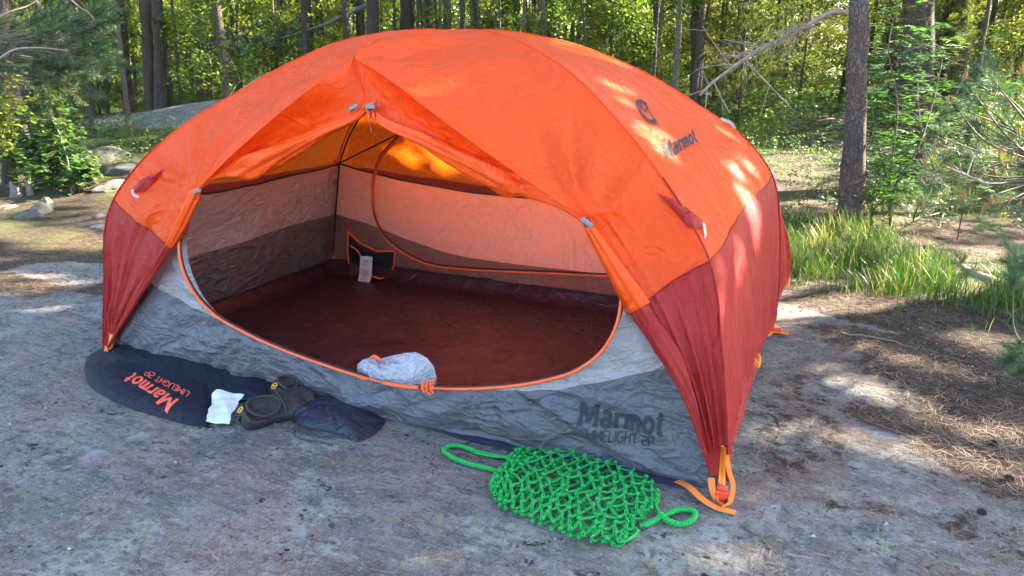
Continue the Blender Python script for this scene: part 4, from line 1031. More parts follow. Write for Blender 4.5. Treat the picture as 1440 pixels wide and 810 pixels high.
# grit and loose lichen flakes lying on the slab
rg = np.random.RandomState(90); n = 26000; xg = rg.uniform(-3, 3.2, n); yg = rg.uniform(-1.8, 1.5, n); cl = fbm2(xg, yg, 4.0, 61, 4)
kk = (~intent(xg, yg)) & (rg.rand(n) < .10+.9*sstep(.50, .60, cl)); xg, yg = xg[kk], yg[kk]; n = len(xg)
sz = rg.uniform(.0012, .0038, n)*(1+1.2*(rg.rand(n) < .06)); ang = rg.uniform(0, 6.28, n); Cg = np.stack([xg, yg, terr(xg, yg)+.0008], -1)
ofs = [np.stack([np.cos(ang+q)*sz*(1.4 if q == 0 else 1), np.sin(ang+q)*sz, -.001+0*sz], -1) for q in (0, 2.1, 4.2)]; topg = Cg+np.stack([0*sz, 0*sz, sz*.7], -1)
Vg = np.stack([Cg+ofs[0], Cg+ofs[1], Cg+ofs[2], topg], 1).reshape(-1, 3); bs_ = np.arange(n)[:, None]*4
Fg = np.concatenate([bs_+np.array([0, 1, 3]), bs_+np.array([1, 2, 3]), bs_+np.array([2, 0, 3])], 0)
b = MB(); b.add(Vg, Fg, np.repeat(rg.rand(n), 4)); o = b.build('rock_grit', M['grit'], smooth=False); tag(o, kind='stuff')
def twig(pl, r, label, name='fallen_twig', m_='deadwood', cat='twig', zoff=.004, group=None):
    K = curve([g2(*p)+[0, 0, zoff] for p in pl], 14); K = K+(np.random.RandomState(len(pl)+int(pl[0][0])).rand(14, 3)-.5)*r*2
    b = MB(); b.tube(K, np.linspace(r, r*.45, 14), 6); b.tube([K[6], K[6]+(K[9]-K[6])*.6+[.012, .02, .006]], [r*.6, r*.3], 5)
    o = b.build(name, M[m_], None, origin=K[0]); return tag(o, label, cat, group)
twig([(1078, 583), (1088, 588), (1096, 600)], .0035, 'short dark twig on the rock right of the red tent corner', m_='stem')
twig([(1216, 594), (1245, 604), (1290, 622)], .0035, 'thin dark twig beside the sunlit patch on the rock', m_='stem')
twig([(1046, 742), (1066, 756), (1092, 782)], .0035, 'short twig on the rock below the orange strap', m_='stem')
twig([(1185, 470), (1240, 478), (1290, 492)], .004, 'pale fallen stick on the brown needles in front of the grass')
def cone(px, py, s, lab):
    c = g2(px, py)+[0, 0, .6*s]; b = MB()
    for r_ in range(7):
        z = (r_/6-.5)*1.6*s; rad = s*.75*math.sqrt(max(.05, 1-(z/(s*.95))**2))
        for q in range(7):
            a = q*.9+r_*.5; d_ = np.array([math.cos(a)*rad, math.sin(a)*rad, z]); b.box(c+d_[[2, 0, 1]], s*.35, s*.4, s*.22, ax=[[0, math.cos(a), math.sin(a)], [1, 0, 0], [0, -math.sin(a), math.cos(a)]])
    o = b.build('pine_cone', M['bark_dark'], None, origin=c); tag(o, lab, 'pine cone', 'pine cones on the needle litter')
cone(1418, 676, .012, 'dark pine cone at the right edge of the sunlit needles'); cone(1380, 723, .010, 'dark pine cone on needles below the sunlit patch'); cone(1396, 625, .010, 'dark pine cone above the sunlit needles at the right'); cone(1372, 500, .009, 'pine cone on the needle mat in front of the grass')
def stone(px, py, sx_, sy_, sz_, lab, seed, grp='loose stones at the edge of the litter', sink=.35, mat_='stone'):
    c = g2(px, py); c[2] -= sz_*sink*.5; bm = bmesh.new(); bmesh.ops.create_icosphere(bm, subdivisions=4, radius=1)
    V = np.array([v.co for v in bm.verts]); Fc = [[v.index for v in f.verts] for f in bm.faces]; bm.free()
    n = fbm(V*1.3+seed*3, seed, 4)[:, None]; q = np.round(V*1.6)/1.6
    V = (V*.75+q*.25)*(0.7+.6*n)*np.array([sx_, sy_, sz_]); a = seed*1.7; V = V@np.array([[math.cos(a), math.sin(a), 0], [-math.sin(a), math.cos(a), 0], [0, 0, 1]])
    b = MB(); b.add(V+c, Fc); o = b.build('stone', M[mat_], None, origin=c); tag(o, lab, 'stone', grp)
stone(140, 304, .06, .04, .02, 'pale flat stone in the litter left of the tent', 3)
stone(152, 320, .16, .07, .03, 'long grey slab close to the left red corner of the tent', 4)
stone(60, 296, .10, .08, .07, 'dark broken stone in the little heap by the tree stump', 5); stone(42, 305, .09, .06, .05, 'low dark stone left in the heap by the tree stump', 6); stone(66, 285, .06, .05, .05, 'small stone on top of the heap by the tree stump', 7)
stone(8, 292, .10, .08, .03, 'grey mossy stone at the far left edge', 8); stone(120, 232, .16, .14, .13, 'upright grey stone behind the leafy bush', 9)
stone(150, 222, .32, .2, .12, 'dark stone beside the raised outcrop', 10); stone(178, 240, .26, .2, .09, 'bluish stone below the raised outcrop', 11); stone(165, 262, .2, .12, .06, 'low stone between the outcrop and the tent', 12)
stone(1238, 264, .07, .06, .045, 'small pale stone left of the thick dark pine', 13); stone(1200, 283, .10, .08, .05, 'small round stone at the foot of the dark pine', 14); stone(1345, 580, .012, .01, .008, 'tiny pale pebble on the needle mat', 15)
stone(1160, 280, .12, .07, .04, 'flat grey stone on the path behind the tent', 16); stone(1332, 493, .02, .02, .014, 'small pale pebble by the grass', 17)
b = MB(); K = curve([g2(*p)+[0, 0, .01] for p in ((1352, 376), (1375, 392), (1400, 402), (1425, 410), (1450, 422))], 30); b.tube(K, np.linspace(.018, .045, 30), 12, rough=6, seed=4)
o = b.build('fallen_log', M['deadwood'], None, origin=K[0]); tag(o, 'pale weathered fallen log half hidden in the grass at the right edge', 'log')
# stump with torn top
def stump(px, py, r, h, lab, seed):
    c = g2(px, py); b = MB(); a = np.linspace(0, 2*PI, 28, endpoint=False); zz = np.linspace(-.05, 1, 12)
    prof_ = 1+.35*np.exp(-zz*5); tear = .65+.5*vn(np.stack([a*2.2, 0*a+seed, 0*a], -1), seed)
    P = np.stack([np.stack([c[0]+r*p_*np.cos(a)*(.8+.4*vn(np.stack([a*1.9, 0*a+z_, 0*a], -1), seed+2)), c[1]+r*p_*np.sin(a), c[2]+h*z_*tear], -1) for z_, p_ in zip(zz, prof_)])
    top = P[-1]*.5+P[-1].mean(0)*.5-[0, 0, h*.25]; P = np.concatenate([P, top[None]]); b.grid(P, True); b.f.append([12*28+i for i in range(28)])
    o = b.build('tree_stump', M['greywood'], None, origin=c); tag(o, lab, 'tree stump', 'old tree stumps at the left')
stump(24, 276, .04, .12, 'small splintered pale stump at the left edge', 2); stump(42, 274, .022, .14, 'thin grey stump beside the splintered pale one', 3); stump(72, 262, .09, .16, 'wide grey stump with spreading roots under the leafy bush', 4)
# grass
def blades(n, fx, hmin, hmax, w, name, droop=.5, bx=None, seed=0):
    rs = np.random.RandomState(seed+100); x0, x1, y0, y1 = bx
    x = rs.uniform(x0, x1, n); y = rs.uniform(y0, y1, n); k_ = rs.rand(n) < fx(x, y); x, y = x[k_], y[k_]; n = len(x)
    dens_ = fx(x, y); L = rs.uniform(hmin, hmax, n)*(.45+.75*dens_); ang = rs.uniform(0, 6.28, n); seg = 4
    lean = rs.uniform(.05, .5, n)*droop; curl = rs.uniform(.1, 1.3, n)*droop; W = w*rs.uniform(.6, 1.3, n)
    d = np.stack([np.cos(ang), np.sin(ang), 0*ang], -1); sd_ = np.stack([-np.sin(ang), np.cos(ang), 0*ang], -1)
    P = np.stack([x, y, terr(x, y)-.005], -1); rows = [P-sd_*(W/2)[:, None], P+sd_*(W/2)[:, None]]; th = PI/2-lean
    for s_ in range(1, seg+1):
        P = P+(d*np.cos(th)[:, None]+np.array([0, 0, 1])*np.sin(th)[:, None])*(L/seg)[:, None]; th = th-curl/seg
        wv_ = W/2*(1-(s_/seg)**2*.92); rows += [P-sd_*wv_[:, None], P+sd_*wv_[:, None]]
    V = np.stack(rows, 1); base = np.arange(n)[:, None]*(2*(seg+1)); Fc = np.stack([base+np.array([2*q, 2*q+1, 2*q+3, 2*q+2]) for q in range(seg)], 1).reshape(-1, 4)
    b = MB(); rn = np.clip(rs.normal(.5, .2, n)+(fbm2(x, y, 3, 15, 2)-.5)*.8, 0, .97); rn = np.where(rs.rand(n) < .09, rs.uniform(.86, 1, n), rn)
    b.add(V.reshape(-1, 3), Fc, np.repeat(rn, 2*(seg+1))); o = b.build(name, M['grass']); tag(o, kind='stuff'); return o
def g_right(x, y):
    v = blob(x, y, (1.42, 1.95), .55, .50, -.45, .35); v = np.maximum(v, blob(x, y, (1.85, 1.65), .42, .28, -.5, .4)); v = np.maximum(v, .75*blob(x, y, (1.30, 2.7), .45, .6, 0, .4)); v = np.maximum(v, .6*blob(x, y, (2.2, 1.75), .4, .4, -.4, .5))
    v = np.maximum(v, .5*blob(x, y, (2.25, 1.25), .35, .12, -.5, .5))
    v = np.maximum(v, .16*blob(x, y, (1.75, 2.0), 1.25, .85, -.45, .35)); cl = sstep(.40, .60, fbm2(x, y, 5.5, 18, 3)); return v*(.18+.82*cl)
blades(50000, g_right, .07, .25, .0034, 'grass', 1.0, (.7, 3.2, 1.0, 3.8), 1)
def g_left(x, y):
    cl = fbm2(x, y, 2.2, 19, 3); v = .9*blob(x, y, (-2.55, 1.35), .55, .22, .2, .6)+.5*blob(x, y, (-3.2, 1.5), .6, .3, .2, .6)+.35*blob(x, y, (-2.4, .75), .6, .2, .2, .6)+.8*blob(x, y, (-2.55, 2.6), .7, .5, .2, .6)
    return v*sstep(.45, .6, cl)
blades(30000, g_left, .06, .20, .003, 'grass', 1.3, (-5, -1.2, .3, 3.6), 2)
def g_far(x, y):
    d, rt = dirs(x, y); cl = sstep(.46, .58, fbm2(x, y, 1.2, 23, 3)); return sstep(4.8, 6.0, d)*(1-sstep(13, 16, d))*cl*.8*green_f(x, y)
blades(70000, g_far, .12, .34, .006, 'grass', 1.1, (-2, 7, 3, 13), 3)

# ================================================================== VEGETATION
def rots(n, rs):
    v = rs.normal(size=(n, 3)); v /= np.linalg.norm(v, axis=1)[:, None]; w = rs.normal(size=(n, 3)); w -= v*(v*w).sum(1)[:, None]; w /= np.linalg.norm(w, axis=1)[:, None]
    return v, w
def leaves(C, size, rs, aspect=.55, upb=0.0, jit=.4, fold=0.0):
    """pointed leaf quads at C; long axis random, blade tilted towards the sky by upb"""
    n = len(C); a, w = rots(n, rs)
    if upb: w2 = np.cross(a, w); w2[:, 2] += upb*np.sign(w2[:, 2]+1e-6); w2 /= np.linalg.norm(w2, axis=1)[:, None]; a = a-w2*(a*w2).sum(1)[:, None]; a /= np.linalg.norm(a, axis=1)[:, None]; w = np.cross(w2, a)
    L = size*rs.uniform(1-jit, 1+jit, n)[:, None]; W = L*aspect
    V = np.stack([C-a*L*.5, C+w*W*.5-a*L*.05, C+a*L*.5, C-w*W*.5-a*L*.05], 1)
    return V.reshape(-1, 3), np.arange(4*n).reshape(-1, 4)
def clumps(centres, rad, per, rs, flat=.6):
    n = len(centres); C = np.repeat(centres, per, 0); d = rs.normal(size=(n*per, 3)); d *= (rs.rand(n*per)**.45/np.linalg.norm(d, axis=1))[:, None]; rad = np.repeat(np.broadcast_to(rad, (n,)), per)
    return C+d*rad[:, None]*np.array([1, 1, flat])
def needles(C, D, L, W, per, rs, spread=.9, rnd=None, taper=True):
    """needle tufts: per needles from each point C around direction D"""
    n = len(C); C2 = np.repeat(C, per, 0); D2 = np.repeat(D, per, 0); v, w = rots(n*per, rs); d = D2+v*spread; d /= np.linalg.norm(d, axis=1)[:, None]
    s = np.cross(d, w); s /= np.linalg.norm(s, axis=1)[:, None]; Ls = (L*rs.uniform(.7, 1.2, n*per))[:, None]
    V = np.stack([C2-s*W/2, C2+s*W/2, C2+d*Ls], 1).reshape(-1, 3)
    r = np.repeat(rs.rand(n) if rnd is None else rnd, per*3)
    return V, np.arange(3*n*per).reshape(-1, 3), r
def trunkpts(h, lean, wob, rs, n=16):
    z = np.linspace(0, h, n); t = z/h; ph = rs.uniform(0, 6, 2)
    return np.stack([lean[0]*z+wob*np.sin(t*5+ph[0])*t, lean[1]*z+wob*np.sin(t*4+ph[1])*t, z-.06*(t == 0)], -1)

# --- slim broadleaf tree, several prototypes
def broad_proto(seed, h, r, m_leaf, m_bark, leafn, lo=.12, spreadr=1.1, leaf=.075, forks=0):
    rs = np.random.RandomState(seed); T = thing('broadleaf_tree', (0, 0, 0), 'x', 'tree'); tp_ = trunkpts(h, (rs.uniform(-.07, .07), rs.uniform(-.07, .07)), .14, rs)
    b = MB(); rad = r*(1-np.linspace(0, 1, 16)**1.1*.8); rad[0] *= 1.35; b.tube(tp_, rad, 8, rough=3, seed=seed)
    cc = []
    for i in range(34):
        t = rs.uniform(lo, 1)**.9; p = np.array([np.interp(t*h, tp_[:, 2], tp_[:, j]) for j in range(3)]); a = rs.uniform(0, 6.28); L = spreadr*(1.15-t*.7)*rs.uniform(.4, 1)
        K = curve([p, p+[math.cos(a)*L*.5, math.sin(a)*L*.5, L*.28], p+[math.cos(a)*L, math.sin(a)*L, L*.35]], 8); b.tube(K, np.linspace(r*.25*(1.1-t), .003, 8), 5)
        for q in (3, 5, 6, 7): cc.append(K[q]+rs.normal(0, .10, 3))
    b.build('trunk', m_bark, T)
    cc = np.array(cc); C = clumps(cc, rs.uniform(.12, .34, len(cc)), leafn//len(cc), rs, .75); V, Fc = leaves(C, leaf, rs, .62, .6)
    cl = np.repeat(rs.rand(len(cc)), leafn//len(cc))*.6+rs.rand(len(C))*.4
    b = MB(); b.add(V, Fc, np.repeat(cl, 4)); b.build('crown', m_leaf, T); return T
# --- bushy conifer (understorey juniper, spruce)
def spray_proto(seed, h, w, m_leaf, m_bark, n=260, per=26, L=.05, W=.006, name='young_conifer'):
    rs = np.random.RandomState(seed); T = thing(name, (0, 0, 0), 'x', 'tree'); tp_ = trunkpts(h, (rs.uniform(-.05, .05), rs.uniform(-.05, .05)), .05, rs); b = MB(); b.tube(tp_, np.linspace(.03, .006, 16), 7, rough=3, seed=seed)
    cc = []; dd = []
    nb_ = int(h*16)
    for i in range(nb_):
        t = .06+.94*i/nb_; p = np.array([np.interp(t*h, tp_[:, 2], tp_[:, j]) for j in range(3)]); a = i*2.4+rs.uniform(-.5, .5); Lb = w*(1.05-t)*rs.uniform(.55, 1.1)+.08
        K = curve([p, p+[math.cos(a)*Lb*.5, math.sin(a)*Lb*.5, Lb*.10], p+[math.cos(a)*Lb, math.sin(a)*Lb, Lb*rs.uniform(-.05, .35)]], 9); b.tube(K, np.linspace(.009, .003, 9), 5)
        for q in range(2, 9):
            for s_ in range(3):
                cc.append(K[q]+rs.normal(0, .045+.012*q, 3)*[1, 1, .5]); v = (K[q]-K[q-1]); v = v/np.linalg.norm(v)+rs.normal(0, .4, 3)+[0, 0, .35]; dd.append(v/np.linalg.norm(v))
    b.build('trunk', m_bark, T); cc = np.array(cc); dd = np.array(dd)
    k2 = 4; C = np.repeat(cc, k2, 0)+np.repeat(dd, k2, 0)*np.tile(np.linspace(0, .10, k2), len(cc))[:, None]
    V, Fc, r_ = needles(C, np.repeat(dd, k2, 0), L, W, max(3, per//k2), rs, .8, np.repeat(rs.rand(len(cc)), k2)); b = MB(); b.add(V, Fc, r_); b.build('crown', m_leaf, T); return T
# --- tall pine: straight trunk, dead stubs, high crown
def pine_proto(seed, h, r, m_bark, crown0=.52, stubs=9, n=46, wide=1.5, lean=(0, 0), crown=True, per=44, name='pine_tree', needlem=None, loc=None):
    rs = np.random.RandomState(seed); T = thing(name, (0, 0, 0), 'x', 'tree'); tp_ = trunkpts(h, lean, .05, rs, 40)
    b = MB(); z = np.linspace(0, 1, 40); rad = r*(1-z*.72); rad = rad*(1+.45*np.exp(-z*h/.16)); b.tube(tp_, rad, 20, rough=3.2/max(r*10, 1)*3, seed=seed)
    for i in range(stubs):
        t = rs.uniform(.05, .5); p = np.array([np.interp(t*h, tp_[:, 2], tp_[:, j]) for j in range(3)]); a = rs.uniform(0, 6.28); L = rs.uniform(.08, .6)
        K = curve([p, p+[math.cos(a)*L*.5, math.sin(a)*L*.5, L*.10], p+[math.cos(a)*L, math.sin(a)*L, rs.uniform(-.1, .25)*L]], 7); b.tube(K, np.linspace(.012, .003, 7), 6)
    cc = []; dd = []
    for i in range(n):
        t = crown0+(1-crown0)*(i+.5)/n; p = np.array([np.interp(t*h, tp_[:, 2], tp_[:, j]) for j in range(3)]); a = i*2.4+rs.uniform(-.4, .4); L = wide*(1.1-t)**.5*rs.uniform(.6, 1.15)
        K = curve([p, p+[math.cos(a)*L*.5, math.sin(a)*L*.5, L*.18], p+[math.cos(a)*L, math.sin(a)*L, L*.32]], 8); b.tube(K, np.linspace(r*.22, .006, 8), 6)
        for q in range(3, 8):
            for s_ in range(3): cc.append(K[q]+rs.normal(0, .16, 3)*[1, 1, .6]); dd.append(np.array([math.cos(a)*.4, math.sin(a)*.4, .8])+rs.normal(0, .3, 3))
    b.build('trunk', m_bark, T)
    if crown:
        cc = np.array(cc); dd = np.array(dd); km = keepmask(cc+loc, 1.5) if loc is not None else np.ones(len(cc), bool); cc = cc[km]; dd = dd[km]; dd /= np.linalg.norm(dd, axis=1)[:, None]; V, Fc, r_ = needles(cc, dd, .11, .011, per, rs, 1.1); b = MB(); b.add(V, Fc, r_); b.build('crown', needlem or M['needle'], T)
    return T
def put(proto, x, y, rz, s, label, group, name=None, first=None, cat=None, sz=None, sink=.02):
    if proto.get('used'): o = copy_tree(proto)
    else: o = proto; o['used'] = 1
    o.location = (x, y, gz(x, y)-sink); o.rotation_euler = (0, 0, rz); o.scale = (s, s, sz or s); o['label'] = label
    if group: o['group'] = group
    if cat: o['category'] = cat
    return o
def solo(proto, px, py, rz, label, s=1.0, group=None, sz=None):
    p = at(px, py); o = put(proto, p[0], p[1], rz, s, label, group, sz=sz); return o, p
def dist(p): return float((np.asarray(p)-CAM)@FW)

# ---- where the sun reaches through (used to keep trees out of its way)
SUN_EL, SUN_AZ = R(31), math.atan2(.66, .75)
SD = np.array([math.sin(SUN_AZ)*math.cos(SUN_EL), math.cos(SUN_AZ)*math.cos(SUN_EL), math.sin(SUN_EL)])
LIT = [  # (centre on the ground, rx, ry, rot)
 (at(60, 395), .55, .12, .2), (at(60, 335), .9, .25, .1), (at(10, 410), .5, .10, .2),
 (at(1120, 455), .34, .12, -.2), (at(1230, 385), .75, .5, -.5), (at(1300, 640), .42, .08, -.1), (at(1400, 610), .3, .08, -.2), (at(1250, 560), .28, .07, -.4), (at(1160, 520), .22, .06, -.3),
 (at(1080, 610), .10, .03, -.3), (at(1270, 505), .3, .08, -.4), (at(1100, 555), .13, .05, -.3), (at(1240, 700), .12, .04, -.2), (at(1060, 690), .07, .05, 0), (at(1030, 790), .12, .05, 0), (at(1150, 235), .3, .12, .2), (at(1120, 262), .3, .1, .2), (at(40, 430), .5, .07, .2), (at(25, 470), .25, .05, .2), (at(1150, 470), .3, .09, -.2), (at(1400, 480), .3, .1, -.3)]
LIT3 = [ # points on the tent cloth that catch the sun
 (hx(820, 62), .08), (hx(876, 142), .035),  (hx(928, 205), .05), (hx(1045, 262), .06), (hx(1060, 300), .06), (hx(1065, 325), .05), (hx(590, 130), .03), (hx(690, 215), .025), (hx(1020, 190), .06), (hx(1060, 225), .06), (hx(930, 190), .04), (hx(1015, 400), .035), (hx(1040, 360), .05), (hx(862, 118), .05), (hx(897, 182), .03), (hx(1035, 245), .05), (hx(1052, 280), .06), (hx(1010, 450), .03), (hx(1000, 175), .05), (hx(850, 80), .06), (hx(1035, 420), .03), (hx(1025, 480), .03),
 (np.array([-.45, .75, .62]), .18), (np.array([-.2, .78, .58]), .17), (np.array([.1, .85, .5]), .15), (np.array([-.95, .68, .45]), .07), (np.array([-.35, .4, 1.05]), .06), (np.array([.2, .95, .42]), .18), (np.array([.35, .85, .5]), .15)]
LIT3 += [(dp(80, 200, 5.9), .32), (dp(110, 60, 6.3), .45), (dp(1260, 200, 6.0), .4), (dp(1400, 220, 4.2), .35)]
def keepmask(C, k3=1.0):
    keep = np.ones(len(C), bool); w = fbm(C*2.5, 5, 2)-.5
    for c, rx, ry, ro in LIT:
        q = C-SD*((C[:, 2]-c[2])/SD[2])[:, None]; dx, dy = q[:, 0]-c[0], q[:, 1]-c[1]; u = dx*math.cos(ro)+dy*math.sin(ro); v = -dx*math.sin(ro)+dy*math.cos(ro)
        keep &= ~(np.sqrt((u/(rx*k3))**2+(v/(ry*k3))**2)+w*.9 < 1.0)
    for c, r_ in LIT3:
        dd = C-c; al = dd@SD; rr = np.linalg.norm(dd-al[:, None]*SD, axis=1); keep &= ~((rr < r_*1.5*(1+w*1.2)*k3) & (al > 0))
    return keep
def blocks(x, y, h, rad):
    for c in [l[0] for l in LIT]+[l[0] for l in LIT3]:
        v = np.array([x-c[0], y-c[1]]); s2 = SD[:2]; t = (v@s2)/(s2@s2)
        if t <= 0: continue
        if np.linalg.norm(v-s2*t) < rad and c[2]+SD[2]*t < h: return True
    return False
# ---- the pines one can tell apart
def bigpine(px, py, wpx, label, seed, m_bark, ptop=None, h=9, stubs=8, crown0=.5, dmax=None, name='pine_tree', group=None, wide=1.5):
    p = at(px, py)
    if dmax and dist(p) > dmax:
        d_ = ray(px, py); d_ = d_/np.linalg.norm(d_[:2]); p = CAM+d_*dmax
    B = np.array([p[0], p[1], gz(p[0], p[1])]); D = dist(B); r = wpx/F_PX*D/2
    n = np.array([B[0]-CAM[0], B[1]-CAM[1], 0]); n /= np.linalg.norm(n); tpt = up(px if ptop is None else ptop, 0, n, n@B); lean = (tpt-B)[:2]/(tpt-B)[2]
    hh = h
    T = pine_proto(seed, h, r, m_bark, crown0, stubs, lean=tuple(lean), wide=wide, name=name, loc=B)
    T.location = (B[0], B[1], B[2]-.03); T['label'] = label
    if group: T['group'] = group
    return T, p, D, r
PG = 'pine trunks standing round the camp'
T1, p1, D1, r1 = bigpine(1197, 322, 31, 'pine trunk in the grass right of the tent, its long dead limb arching left', 21, M['bark_pine'], 1206, 8.5, 0, .55, group=PG)
# its dead limb and small snags, in metres round the trunk
def P1(px, py, dd=0): return dp(px, py, D1+dd)
b = MB(); limb = curve([P1(1200, 19), P1(1175, 16), P1(1145, 30, .1), P1(1110, 50, .2), P1(1065, 72, .3), P1(1030, 95, .35), P1(1000, 118, .4), P1(984, 134, .4)], 60); b.tube(limb, np.linspace(.021, .008, 60), 9, rough=9, seed=3)
rs = np.random.RandomState(5)
for i in range(46):
    q = int(rs.uniform(14, 59)) if i > 8 else int(rs.uniform(8, 30)); p = limb[q]; L = rs.uniform(.08, .34)*(1 if q > 25 else .6); v = rs.normal(0, 1, 3)+[-.3, 0, -.35]; v /= np.linalg.norm(v); w = rs.normal(0, 1, 3)
    K = curve([p, p+v*L*.5+w*L*.1, p+v*L+w*L*.25+[0, 0, -.03*L]], 9); b.tube(K, np.linspace(.006, .0018, 9), 5)
    for _ in range(2):
        p2 = K[int(rs.uniform(3, 8))]; v2 = v+rs.normal(0, .9, 3); b.tube(curve([p2, p2+v2*L*.2, p2+v2*L*.35+[0, 0, -.03]], 6), np.linspace(.0028, .0012, 6), 4)
for (ax_, ay, bx_, by, r_) in ((1185, 172, 1148, 170, .009), (1188, 208, 1160, 196, .006), (1186, 232, 1172, 226, .007), (1190, 150, 1196, 176, .010)):
    b.tube(curve([P1(ax_+6, ay), P1((ax_+bx_)/2, (ay+by)/2-4, -.15), P1(bx_, by, -.22)], 9), np.linspace(r_, r_*.35, 9), 7)
b.build('dead_limb', M['deadwood'], T1)
# scar on the bark
b = MB(); b.tube(curve([P1(1196, 146, -r1*1.02), P1(1190, 157, -r1*1.06), P1(1187, 168, -r1*1.02), P1(1189, 178, -r1*1.0)], 12), np.array([.004, .009, .012, .012, .011, .01, .009, .008, .007, .006, .005, .003]), 7, flat=.5); b.build('bark_scar', M['greywood'], T1)
T2, p2, D2, _ = bigpine(1286, 262, 42, 'thick dark pine trunk standing behind the leafy rowan saplings', 22, M['bark_dark'], 1290, 10, 3, .6, group=PG)
T3, *_ = bigpine(1336, 192, 34, 'dark pine trunk right behind the thick pine with the rowans', 23, M['bark_dark'], 1347, 10, 3, .6, group=PG)
T4, *_ = bigpine(1426, 150, 40, 'dark pine trunk at the right edge above the young pine', 24, M['bark_dark'], 1430, 10, 2, .6, group=PG)
T5, *_ = bigpine(1256, 160, 15, 'slender dark pine trunk left of the thick dark pine', 25, M['bark_dark'], 1254, 9, 3, .6, group=PG)
T6, *_ = bigpine(982, 152, 19, 'dark straight pine trunk right of the tent top, at the end of the dead limb', 26, M['bark_dark'], 981, 10, 10, .55, dmax=12, group=PG)
T7, *_ = bigpine(213, 150, 15, 'dark left stem of the twin pine at the left', 27, M['bark_pine'], 204, 10, 6, .6, dmax=13.5, group=PG)
T7b, *_ = bigpine(225, 152, 12, 'sunlit right stem of the twin pine at the left', 28, M['bark_pine'], 219, 10, 4, .6, dmax=13.4, group=PG)
T8, *_ = bigpine(181, 147, 13, 'short looking pine trunk half hidden left of the twin pine', 29, M['bark_pine'], 168, 9, 6, .6, dmax=14, group=PG)
T9, *_ = bigpine(66, 165, 13, 'thin dark pine leaning left above the leafy bush', 30, M['bark_dark'], 50, 9, 8, .6, dmax=10, group=PG)
T10, *_ = bigpine(38, 190, 9, 'pale slanting birch stem at the left edge', 31, M['bark_pale'], -4, 7, 4, .6, dmax=8.5, name='birch_tree', group=PG)
T11, *_ = bigpine(12, 260, 15, 'dark trunk with peeling bark beside the stumps at the left edge', 32, M['bark_dark'], 4, 8, 5, .62, group=PG)
for i, (px, w, lp, lab) in enumerate(((527, 19, -4, 'dark pine trunk left of the tent top, with a long bare grey branch'), (571, 19, 0, 'second dark pine trunk above the tent, straight and even'), (604, 14, -2, 'third pine trunk above the tent top, slimmer and brown'),
        (650, 9, 0, 'thin dark pine trunk just right of the tent top'), (771, 9, 0, 'slim pine trunk over the right shoulder of the tent'), (829, 10, 1, 'pale slim pine trunk over the right shoulder of the tent'), (432, 9, -5, 'slim dark pine trunk among thin stems left of the tent top'), (893, 6, 0, 'very thin pale pine stem left of the dark straight pine'))):
    T, *_ = bigpine(px, 118, w, lab, 40+i, M['bark_dark'] if i != 5 else M['bark_pine'], px+lp, 9, 7, .6, dmax=11.5+(i % 3)*1.4, group=PG)
    if i == 0:
        D = 11.5; b = MB(); K = curve([dp(524, 4, D), dp(505, 12, D), dp(470, 28, D-.3), dp(447, 38, D-.5), dp(425, 44, D-.6)], 24); b.tube(K, np.linspace(.035, .018, 24), 8, rough=6)
        K2 = curve([dp(447, 38, D-.5), dp(400, 52, D-.6), dp(350, 62, D-.8), dp(300, 60, D-.9)], 16); b.tube(K2, np.linspace(.02, .008, 16), 6)
        b.build('dead_limb', M['greywood'], T); cc = []
        rs = np.random.RandomState(8); cc = K2[rs.randint(2, 16, 150)]+rs.normal(0, .16, (150, 3))*[1, 1, .8]; v, w_ = rots(150, rs); V, Fc, rr_n = needles(cc, v*.5+[0, 0, .6], .09, .010, 26, rs, 1.0); b = MB(); b.add(V, Fc, rr_n); b.build('needle_spray', M['needle'], T)

# ---- understorey and the wood behind
def protos():
    P = {}
    P['y'] = [broad_proto(100+i, rs_h, r_, M['leaf_y'], M['bark_pale'] if i % 2 else M['bark_grey'], 11000, .08, 1.25, .050) for i, (rs_h, r_) in enumerate(((5.0, .04), (6.0, .055), (4.2, .03), (5.5, .05)))]
    P['g'] = [broad_proto(120+i, rs_h, r_, M['leaf'], M['bark_grey'], 11000, .05, 1.2, .05) for i, (rs_h, r_) in enumerate(((5.0, .04), (4.0, .03), (5.8, .06)))]
    P['s'] = [spray_proto(140+i, h_, w_, M['spruce'], M['bark_grey'], per=16, L=.075, W=.011) for i, (h_, w_) in enumerate(((3.4, .8), (2.6, .7), (4.2, .9)))]
    return P
PR = protos()
rs = np.random.RandomState(77)
cnt = 0
kinds = {'y': ('broadleaf_tree', 'slim tree with yellow green sunlit leaves in the wood', 'yellow green broadleaf trees in the wood'), 'g': ('broadleaf_tree', 'slim tree with mid green leaves in the wood', 'green broadleaf trees in the wood'), 's': ('young_conifer', 'bushy olive conifer in the wood', 'olive conifers in the wood')}
pathc = lambda d: .42*d-.3
taken = []
